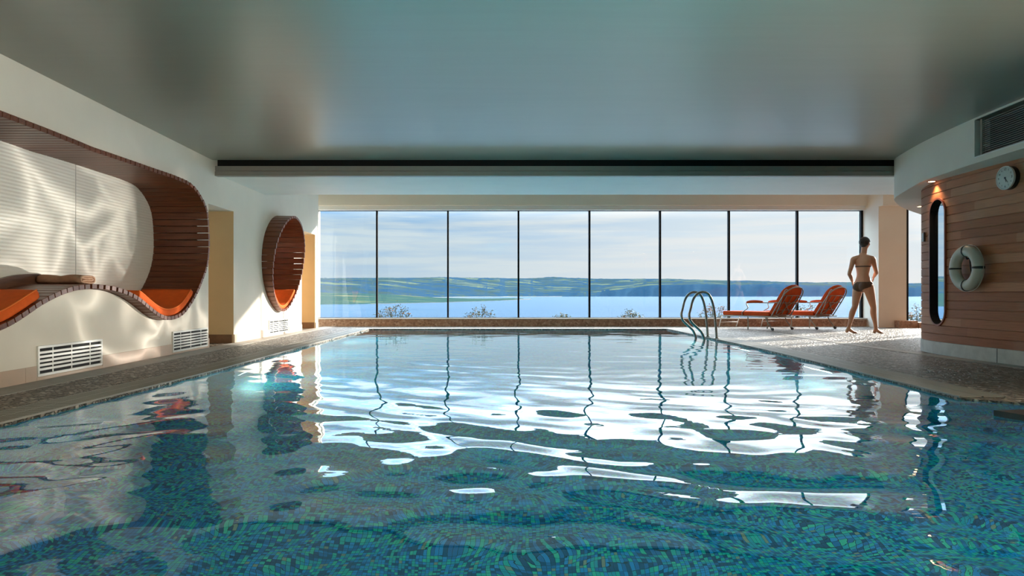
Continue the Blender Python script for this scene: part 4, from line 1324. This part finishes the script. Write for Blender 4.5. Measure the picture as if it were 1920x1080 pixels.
def rose_bush(x, y, w, h, seed, nflower, label):
    rnd = random.Random(seed)
    z0 = -0.12
    e = empty('rose_bush', (x, y, z0), label, 'bush', 'rose bushes outside the windows')
    H = h - z0
    stems = []; bs = bmesh.new(); bl = bmesh.new()
    for k in range(9):
        dx = (k / 8 - .5) * w + rnd.uniform(-.03, .03); dy = rnd.uniform(-.15, .15)
        top = Vector((dx, dy, H * rnd.uniform(.62, 1.0) * (1 - .35 * abs(dx / (w * .5)) ** 2)))
        P = smooth_path([(dx * .3, dy * .3, 0), (dx * .6, dy * .7, top.z * .5), top], 4)
        tube(bs, P, 0.005, 5); stems.append(P)
        for q in P[2:]:
            for r in range(11):
                c = q + Vector((rnd.gauss(0, .05), rnd.gauss(0, .05), rnd.gauss(0, .04)))
                a = Vector((rnd.gauss(0, 1), rnd.gauss(0, 1), rnd.gauss(0, .6))).normalized(); b = a.orthogonal().normalized()
                L_, W_ = rnd.uniform(.018, .032), rnd.uniform(.009, .015)
                v = [bl.verts.new(p) for p in (c - a * L_, c + b * W_, c + a * L_, c - b * W_)]
                bl.faces.new(v)
    to_obj('stems', bs, m_stem, e); to_obj('foliage', bl, m_leaf, e)
    for k in range(nflower):
        P = rnd.choice(stems); q = P[-1 - rnd.randint(0, 2)] + Vector((rnd.uniform(-.04, .04), rnd.uniform(-.06, .02), rnd.uniform(0, .03)))
        bf = bmesh.new()
        for ring, (n_, rr, zz) in enumerate(((5, .026, 0), (4, .016, .010), (3, .008, .016))):
            for i in range(n_):
                a = 2 * math.pi * i / n_ + ring * .6
                c = q + Vector((rr * .6 * math.cos(a), rr * .6 * math.sin(a), zz))
                t = Vector((-math.sin(a), math.cos(a), 0)); o_ = Vector((math.cos(a) * .5, math.sin(a) * .5, .8)).normalized()
                s_ = rr * .75
                v = [bf.verts.new(p) for p in (c - t * s_ * .5, c + t * s_ * .5, c + t * s_ + o_ * s_, c + o_ * s_ * 1.5, c - t * s_ + o_ * s_)]
                bf.faces.new(v)
        to_obj('blossom', bf, m_petal, e)
def px_bush(px, y, wpx, top, seed, nf, label):
    rose_bush((px - 900) / 1280 * y, y, wpx / 1280 * y, 0.71 - (top - 552) / 1280 * y, seed, nf, label)
px_bush(737, 16.4, 58, 570, 1, 8, 'tallest rose bush with pale blossoms outside the second window pane from the left')
px_bush(899, 16.4, 54, 572, 2, 5, 'rose bush outside the third window pane from the left')
px_bush(1052, 16.6, 26, 586, 3, 3, 'tiny rose bush tip just above the sill outside the fourth window pane')
px_bush(1182, 16.6, 34, 580, 4, 4, 'small rose bush outside the fifth window pane')
px_bush(1340, 16.4, 56, 570, 5, 7, 'rose bush seen behind the curved rails of the pool ladder')
px_bush(1512, 16.4, 60, 567, 6, 4, 'rose bush seen between the two orange loungers')
px_bush(1722, 16.0, 44, 572, 7, 9, 'rose bush with white flowers outside the narrow far right window')

m_sea = sea_mat()
bm = bmesh.new()
quad(bm, (-9000, 30, -12), (12000, 30, -12), (12000, 9000, -12), (-9000, 9000, -12))
so = to_obj('sea', bm, m_sea); tag(so, 'calm pale blue bay water beyond the windows', 'sea', kind='stuff')

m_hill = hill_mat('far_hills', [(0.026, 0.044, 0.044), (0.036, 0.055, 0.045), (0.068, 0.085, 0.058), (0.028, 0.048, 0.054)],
                  [(0.010, 0.030, 0.055), (0.022, 0.050, 0.080)], (1 / 200, 1 / 110, 0.0005), 0.45)  # blue distance haze is mixed into these field and wood colours
m_headland = hill_mat('near_headland', [(0.034, 0.060, 0.038), (0.052, 0.078, 0.042), (0.105, 0.10, 0.058), (0.045, 0.072, 0.05)],
                      [(0.016, 0.040, 0.045), (0.03, 0.06, 0.05)], (1 / 70, 1 / 45, 0.002), 0.54)
def prof(P, x):
    if x <= P[0][0]: return P[0][1]
    for (a, ya), (b, yb) in zip(P, P[1:]):
        if a <= x <= b: return ya + (yb - ya) * (x - a) / (b - a)
    return P[-1][1]
def fbm(x, y, s, o=5):
    return noise.fractal(Vector((x / s, y / s, 3.7)), 0.9, 2.0, o)
# ridge heights (metres) by bearing (x/y): read against the horizon
RIDGE = [(-1.2, 100), (-0.30, 128), (-0.236, 132), (-0.15, 134), (-0.047, 139), (0.055, 130), (0.11, 138), (0.16, 127), (0.26, 128), (0.36, 110), (0.46, 98), (0.56, 96), (0.75, 78), (1.4, 40)]
SHORE = [(-1.2, 1500), (-0.236, 1900), (-0.11, 2500), (0.0, 3300), (0.08, 3900), (0.16, 4100), (1.4, 4300)]
def terrain(name, material, b0, b1, nb_, nd, shore, ridge, depth, zfun):
    Vt, Ft = [], []
    for j in range(nd + 1):
        t = (j / nd)
        for i in range(nb_ + 1):
            b = b0 + (b1 - b0) * i / nb_
            d0 = prof(shore, b) * (1 + 0.02 * fbm(b * 900, 0, 25))
            y = d0 + depth * t ** 1.3
            x = b * y
            Vt.append((x, y, zfun(b, t, x, y)))
    w = nb_ + 1
    for j in range(nd):
        for i in range(nb_):
            Ft.append((j * w + i, j * w + i + 1, (j + 1) * w + i + 1, (j + 1) * w + i))
    me = bpy.data.meshes.new(name); me.from_pydata(Vt, [], Ft); me.update()
    o = link(name, me, material, smooth=True); tag(o, kind='structure')
    return o
def sst(a, b, v):
    v = min(1, max(0, (v - a) / (b - a))); return v * v * (3 - 2 * v)
def zfar(b, t, x, y):
    R = prof(RIDGE, b)
    D = 5600.0
    top = R * y / D if t > .9 else R * y / D
    cliff = sst(0.10, 0.32, b)                 # steep wooded cliffs to the right, gentle farmland to the left
    f_gentle = min(1, (t / 0.85)) ** 1.1
    f_steep = 0.80 * sst(0, .16, t) + 0.20 * min(1, t / .85)
    f = f_gentle * (1 - cliff) + f_steep * cliff
    z = -12.5 + (12.5 + R * y / D) * f
    z += fbm(x, y, 900) * 14 * sst(0, .15, t) * (1 - sst(.6, .9, t)) + fbm(x, y, 160, 4) * 3.0 * sst(0, .1, t)
    if t > .85: z += 3.0 * max(0, fbm(x, y, 45, 3)) + 5.0 * max(0, fbm(x, y, 300, 2)) * (1 + fbm(x, y, 40, 2))
    if t > .97: z -= 60 * (t - .97) / .03
    return z
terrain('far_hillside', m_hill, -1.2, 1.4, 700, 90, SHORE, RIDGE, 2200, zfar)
# low farmed headland on the left, tapering to a shingle spit
HS = [(-1.2, 700), (-0.236, 835), (-0.156, 900), (-0.055, 1060), (0.0, 1230), (0.035, 1420), (0.075, 1700)]
def zhead(b, t, x, y):
    amp = sst(0.05, -0.20, b) if False else (1 - sst(-0.20, 0.02, b))
    s = 1 - sst(0.045, 0.072, b)
    z = -12.4 + 1.6 * s * sst(0, .12, t) + amp * (14.0 * sst(.05, 1, t)) + amp * fbm(x, y, 120) * 2.0 * sst(.1, .4, t)
    if t > .93: z -= 12 * (t - .93) / .07
    return z
terrain('near_headland', m_headland, -1.2, 0.075, 260, 50, HS, RIDGE, 700, zhead)
# dark weed-covered shingle and pale sand at the water's edge
def beach(name, material, b0, b1, d0, d1, z):
    bm = bmesh.new(); n = 80
    for i in range(n):
        ba, bb = b0 + (b1 - b0) * i / n, b0 + (b1 - b0) * (i + 1) / n
        pts = []
        for b, k in ((ba, 0), (bb, 0), (bb, 1), (ba, 1)):
            y = prof(HS, b) * (d1 if k else d0) * (1 + .012 * fbm(b * 900, k * 9, 18)); pts.append((b * y, y, z[k]))
        quad(bm, *pts)
    bmesh.ops.remove_doubles(bm, verts=bm.verts[:], dist=.01)
    tag(to_obj(name, bm, material), kind='structure')
m_weed = mat('weedy_shingle', (0.008, 0.022, 0.028), 0.9, noise_amt=.4, noise_scale=.02)
m_sand = mat('pale_sand', (0.12, 0.11, 0.095), 0.9)
beach('shingle_beach', m_weed, -0.16, 0.075, 0.985, 1.10, (-11.9, -10.9))
bm = bmesh.new()
for i in range(60):
    ba, bb = -0.16 + .28 * i / 60, -0.16 + .28 * (i + 1) / 60
    pts = []
    for b, k in ((ba, 0), (bb, 0), (bb, 1), (ba, 1)):
        y = prof(SHORE, b) * (1.03 if k else .965) ; pts.append((b * y, y, (-11.8, -9.5)[k]))
    quad(bm, *pts)
tag(to_obj('sand_beach', bm, m_sand), kind='structure')

# ------------------------------------------------------------------ the person: walking to the right, back to the camera
def limb(bm, ch, side, per=6, n=20):
    """closed, tapering swept limb through the joints of one chain; radii are (across, fore-and-aft)"""
    P = smooth_path([p for p, _, _ in ch], per); R = smooth_path([Vector((ra, rb, 0)) for _, ra, rb in ch], per)
    t0 = (P[1] - P[0]).normalized(); t1 = (P[-1] - P[-2]).normalized()
    pts = [(P[0] - t0 * R[0].y * math.sin(a), R[0] * math.cos(a)) for a in (1.45, 1.1, .75, .35)] + list(zip(P, R)) + \
          [(P[-1] + t1 * R[-1].y * math.sin(a), R[-1] * math.cos(a)) for a in (.35, .75, 1.1, 1.45)]
    rings = []
    for i, (p, r) in enumerate(pts):
        t = (pts[min(i + 1, len(pts) - 1)][0] - pts[max(i - 1, 0)][0]).normalized()
        u = (side - t * side.dot(t)).normalized(); v = t.cross(u)
        rings.append([bm.verts.new(p + u * math.cos(2 * math.pi * k / n) * r.x + v * math.sin(2 * math.pi * k / n) * r.y) for k in range(n)])
    fs = []
    for A, B in zip(rings, rings[1:]):
        for k in range(n): fs.append(bm.faces.new((A[k], A[(k + 1) % n], B[(k + 1) % n], B[k])))
    fs.append(bm.faces.new(rings[0][::-1])); fs.append(bm.faces.new(rings[-1]))
    bmesh.ops.recalc_face_normals(bm, faces=fs)

def person():
    base = Vector((6.90, 12.30, 0.0))
    head_dir = Vector((0.93, 0.37, 0)).normalized()      # walking direction
    left = Vector((-head_dir.y, head_dir.x, 0))
    def P(f, l, z): return head_dir * f + left * l + Vector((0, 0, z))
    # shoulders are turned: the back shows more to the camera
    tdir = Vector((0.62, 0.78, 0)).normalized(); tleft = Vector((-tdir.y, tdir.x, 0))
    def T(f, l, z): return tdir * f + tleft * l + Vector((0, 0, z))
    pel = P(0.0, 0, 0.90)
    hipL, hipR = P(-.01, .088, .86), P(.02, -.088, .86)
    waist = P(-0.005, 0, 1.06); chest = P(0.0, 0, 1.24); upper = P(0.0, 0, 1.355); neck0 = P(0.012, 0, 1.43); neck1 = P(.025, 0, 1.50)
    chains = []
    chains.append([(P(0, 0, .845), .140, .095), (pel, .152, .105), (P(0, 0, .97), .138, .098), (waist, .108, .082), (P(0, 0, 1.15), .120, .090), (chest, .140, .098), (P(0, 0, 1.32), .158, .088), (P(0, 0, 1.385), .128, .062), (P(0, 0, 1.415), .080, .055), (neck0, .056, .052), (neck1, .049, .050), (P(.04, 0, 1.58), .048, .052)])
    # left leg trails (the rear foot), right leg forward
    kneeL, ankL = P(-.10, .085, .49), P(-.265, .08, .10)
    kneeR, ankR = P(.155, -.085, .485), P(.225, -.08, .085)
    for hip, knee, ank, sgn in ((hipL, kneeL, ankL, 1), (hipR, kneeR, ankR, -1)):
        th1 = hip.lerp(knee, .35); th2 = hip.lerp(knee, .75)
        ca = knee.lerp(ank, .28) - head_dir * .018; sh = knee.lerp(ank, .7)
        chains.append([(hip + Vector((0, 0, .03)), .070, .085), (hip, .086, .092), (th1, .078, .080), (th2, .060, .062), (knee, .049, .052), (ca, .050, .054), (sh, .034, .036), (ank, .029, .033)])
    # feet
    def foot(ank, toe_up, s):
        heel = ank + head_dir * -.035 + Vector((0, 0, -.045)); ball = ank + head_dir * .12 + Vector((0, 0, -.060)); toe = ank + head_dir * .175 + Vector((0, 0, -.066 + toe_up))
        chains.append([(ank, .029, .033), (heel, .028, .030)])
        chains.append([(ank, .029, .033), (ank + head_dir * .06 + Vector((0, 0, -.035)), .028, .030), (ball, .032, .020), (toe, .026, .013)])
    foot(ankL, .0, 1); foot(ankR, .004, -1)
    # arms: left arm bent with the hand toward the hip, right arm swung forward
    shL, shR = T(0, .152, 1.358), T(.0, -.152, 1.358)
    elL, elR = T(-.10, .200, 1.095), T(.10, -.195, 1.11)
    wrL, wrR = T(.075, .185, .955), T(.27, -.13, 1.03)
    for s_, e_, w_ in ((shL, elL, wrL), (shR, elR, wrR)):
        chains.append([(P(.006, 0, 1.425), .034, .040), (P(.004, 0, 1.412).lerp(s_, .35), .038, .046), (P(0, 0, 1.395).lerp(s_, .75), .044, .050), (s_ + Vector((0, 0, -.01)), .047, .050), (s_.lerp(e_, .25), .044, .047), (s_.lerp(e_, .6), .037, .040), (e_, .033, .035), (e_.lerp(w_, .35), .034, .034), (w_, .021, .025)])
    bm = bmesh.new()
    for i, ch in enumerate(chains):
        limb(bm, ch, left if i < 7 else tleft)
    # buttocks and chest volumes
    def ball(c, r, sc=(1, 1, 1), rot=None):
        m = Matrix.Translation(c) @ (rot or Matrix.Identity(4)) @ Matrix.Diagonal((r * sc[0], r * sc[1], r * sc[2], 1))
        bmesh.ops.create_icosphere(bm, subdivisions=3, radius=1.0, matrix=m)
    for s in (-1, 1):
        ball(P(-.055, s * .062, .855), .080, (1.0, .95, 1.05))
        ball(T(.075, s * .070, 1.245), .052)
    # head: turned a little to the walking direction
    hc = P(.045, 0, 1.635); hd = Vector((0.85, .52, 0)).normalized(); yaw = math.atan2(hd.y, hd.x); R = Matrix.Rotation(yaw, 4, 'Z')
    def H(f, l, z): return hc + R @ Vector((f, l, z))
    ball(H(-.008, 0, .022), .084, (1.10, .90, 1.02), R); ball(H(.022, 0, -.030), .066, (1.0, .86, 1.10), R)
    ball(H(.045, 0, -.080), .028, (1.0, 1.1, .8), R)                                   # chin
    ball(H(.094, 0, -.018), .0125, (1.1, .8, 1.3), R); ball(H(.088, 0, .004), .009, (.8, .7, 2.0), R)   # nose
    for s in (-1, 1):
        ball(H(.084, s * .030, .022), .014, (.6, 1.5, .5), R)                         # brows
        ball(H(.060, s * .045, -.022), .024, (.8, .7, .8), R)                         # cheeks
        ball(H(-.002, s * .079, -.008), .022, (.65, .35, 1.2), R)                     # ears
    ball(H(.083, 0, -.053), .014, (.6, 1.7, .38), R)                                 # mouth
    # hands: palm, four fingers of unequal length and a thumb from the palm's side
    def hand(w, e, curl_dir, thumb_dir):
        d = (w - e).normalized(); d = (d + Vector((0, 0, -.45))).normalized()
        n = curl_dir; side = d.cross(n).normalized(); n = side.cross(d).normalized()
        palm = w + d * .050
        m = Matrix((( *side, 0), (*d, 0), (*n, 0), (0, 0, 0, 1))).transposed(); 
        ball(palm, 1.0, (.036, .050, .016), m)
        for k, (o_, ln) in enumerate(((-.027, .066), (-.009, .076), (.009, .071), (.026, .056))):
            c0 = w + d * .085 + side * o_
            pts = [(c0, .0085, .0085)]; dd = d.copy(); p = c0.copy()
            for q in range(3):
                p = p + dd * ln * (.42, .32, .26)[q]; pts.append((p.copy(), .0082 - .0006 * q, .0082 - .0006 * q)); dd = (dd + n * (.28 + .05 * k)).normalized()
            limb(bm, pts, side, 4, 10)
        c0 = w + d * .030 - side * .028 * thumb_dir
        p1 = c0 + (d * .6 - side * .75 * thumb_dir + n * .3).normalized() * .030; p2 = p1 + (d * .9 - side * .25 * thumb_dir + n * .4).normalized() * .028
        limb(bm, [(c0, .012, .012), (p1, .0100, .0100), (p2, .0085, .0085)], side, 4, 10)
    hand(wrL, elL, -tleft, 1); hand(wrR, elR, tleft, -1)
    # toes
    for a_, s in ((ankL, 1), (ankR, -1)):
        for k in range(5):
            c = a_ + head_dir * (.180 - .009 * k) + left * s * (-.026 + .0135 * k); c.z = .012
            ball(c, .0125 if k == 0 else .0085, (1.5, .9, .8), Matrix.Rotation(math.atan2(head_dir.y, head_dir.x), 4, 'Z'))
    me = bpy.data.meshes.new('m'); bm.to_mesh(me); bm.free()
    o = bpy.data.objects.new('m', me); COL.objects.link(o)
    r = o.modifiers.new('r', 'REMESH'); r.mode = 'VOXEL'; r.voxel_size = 0.0058; r.use_smooth_shade = True
    sm = o.modifiers.new('s', 'SMOOTH'); sm.factor = .5; sm.iterations = 3
    dg = bpy.context.evaluated_depsgraph_get(); dg.update()
    body = bpy.data.meshes.new_from_object(o.evaluated_get(dg)); bpy.data.objects.remove(o)
    zmin = min(v.co.z for v in body.vertices)
    for v in body.vertices: v.co.z -= zmin
    e = empty('person', base, 'person in brown two piece swimwear with short dark hair walking barefoot by the lounger', 'person')
    b = link('body', body, m_skin, e, smooth=True)
    # clothing and hair are shells lifted off the body
    def shell(name, test, lift, material):
        s = bmesh.new(); s.from_mesh(body); s.normal_update()
        kill = [f for f in s.faces if not test(f.calc_center_median())]
        bmesh.ops.delete(s, geom=kill, context='FACES')
        for v in s.verts: v.co += v.normal * (lift(v.co) if callable(lift) else lift)
        if not s.verts: s.free(); return
        ob = to_obj(name, s, material, e, smooth=True)
        q = ob.modifiers.new('t', 'SOLIDIFY'); q.thickness = .003; q.offset = -1
        return ob
    def near_axis(c, a, b, r):
        ab = b - a; t = max(0, min(1, (c - a).dot(ab) / ab.length_squared)); return (c - (a + ab * t)).length < r
    hand_zone = lambda c: (c - wrL).length < .16 or (c - wrR).length < .13 or near_axis(c, elL, wrL, .055) or near_axis(c, elR, wrR, .055)
    def brief(c):
        if hand_zone(c) or not (.74 < c.z < .935): return False
        dl = abs(c.dot(left)); f = c.dot(head_dir)
        edge = .925 if False else .79 + (max(0, dl - .03)) * .62
        return c.z > edge - (.03 if f < 0 else 0)
    shell('swim_briefs', brief, .004, m_swim)
    arm = lambda c: near_axis(c, shL, elL, .062) or near_axis(c, shR, elR, .062) or near_axis(c, elL, wrL, .06) or near_axis(c, elR, wrR, .06)
    def top_(c):
        if arm(c): return False
        back = 1.20 < c.z < 1.222
        front = 1.19 < c.z < 1.30 and c.dot(tdir) > .05
        return back or front
    shell('swim_top', top_, .004, m_swim)
    Ri = R.inverted()
    def hair(c):
        q = Ri @ (c - hc)
        if q.z < -.075 or c.z < 1.545: return False
        if q.x > .045 and q.z < .060: return False
        if q.x > -.01 and q.z < .018: return False
        if abs(q.y) > .074 and -.035 < q.z < .015 and q.x > -.03: return False
        return q.z > -.075 + max(0, (q.x + .05)) * .9
    shell('hair', hair, lambda c: .012, m_hair)
    # small knot of hair behind
    bm = bmesh.new()
    bmesh.ops.create_icosphere(bm, subdivisions=3, radius=.030, matrix=Matrix.Translation(H(-.098, 0, .012)))
    hb = to_obj('hair_knot', bm, m_hair, e, smooth=True)
    hb.location.z = -zmin
person()
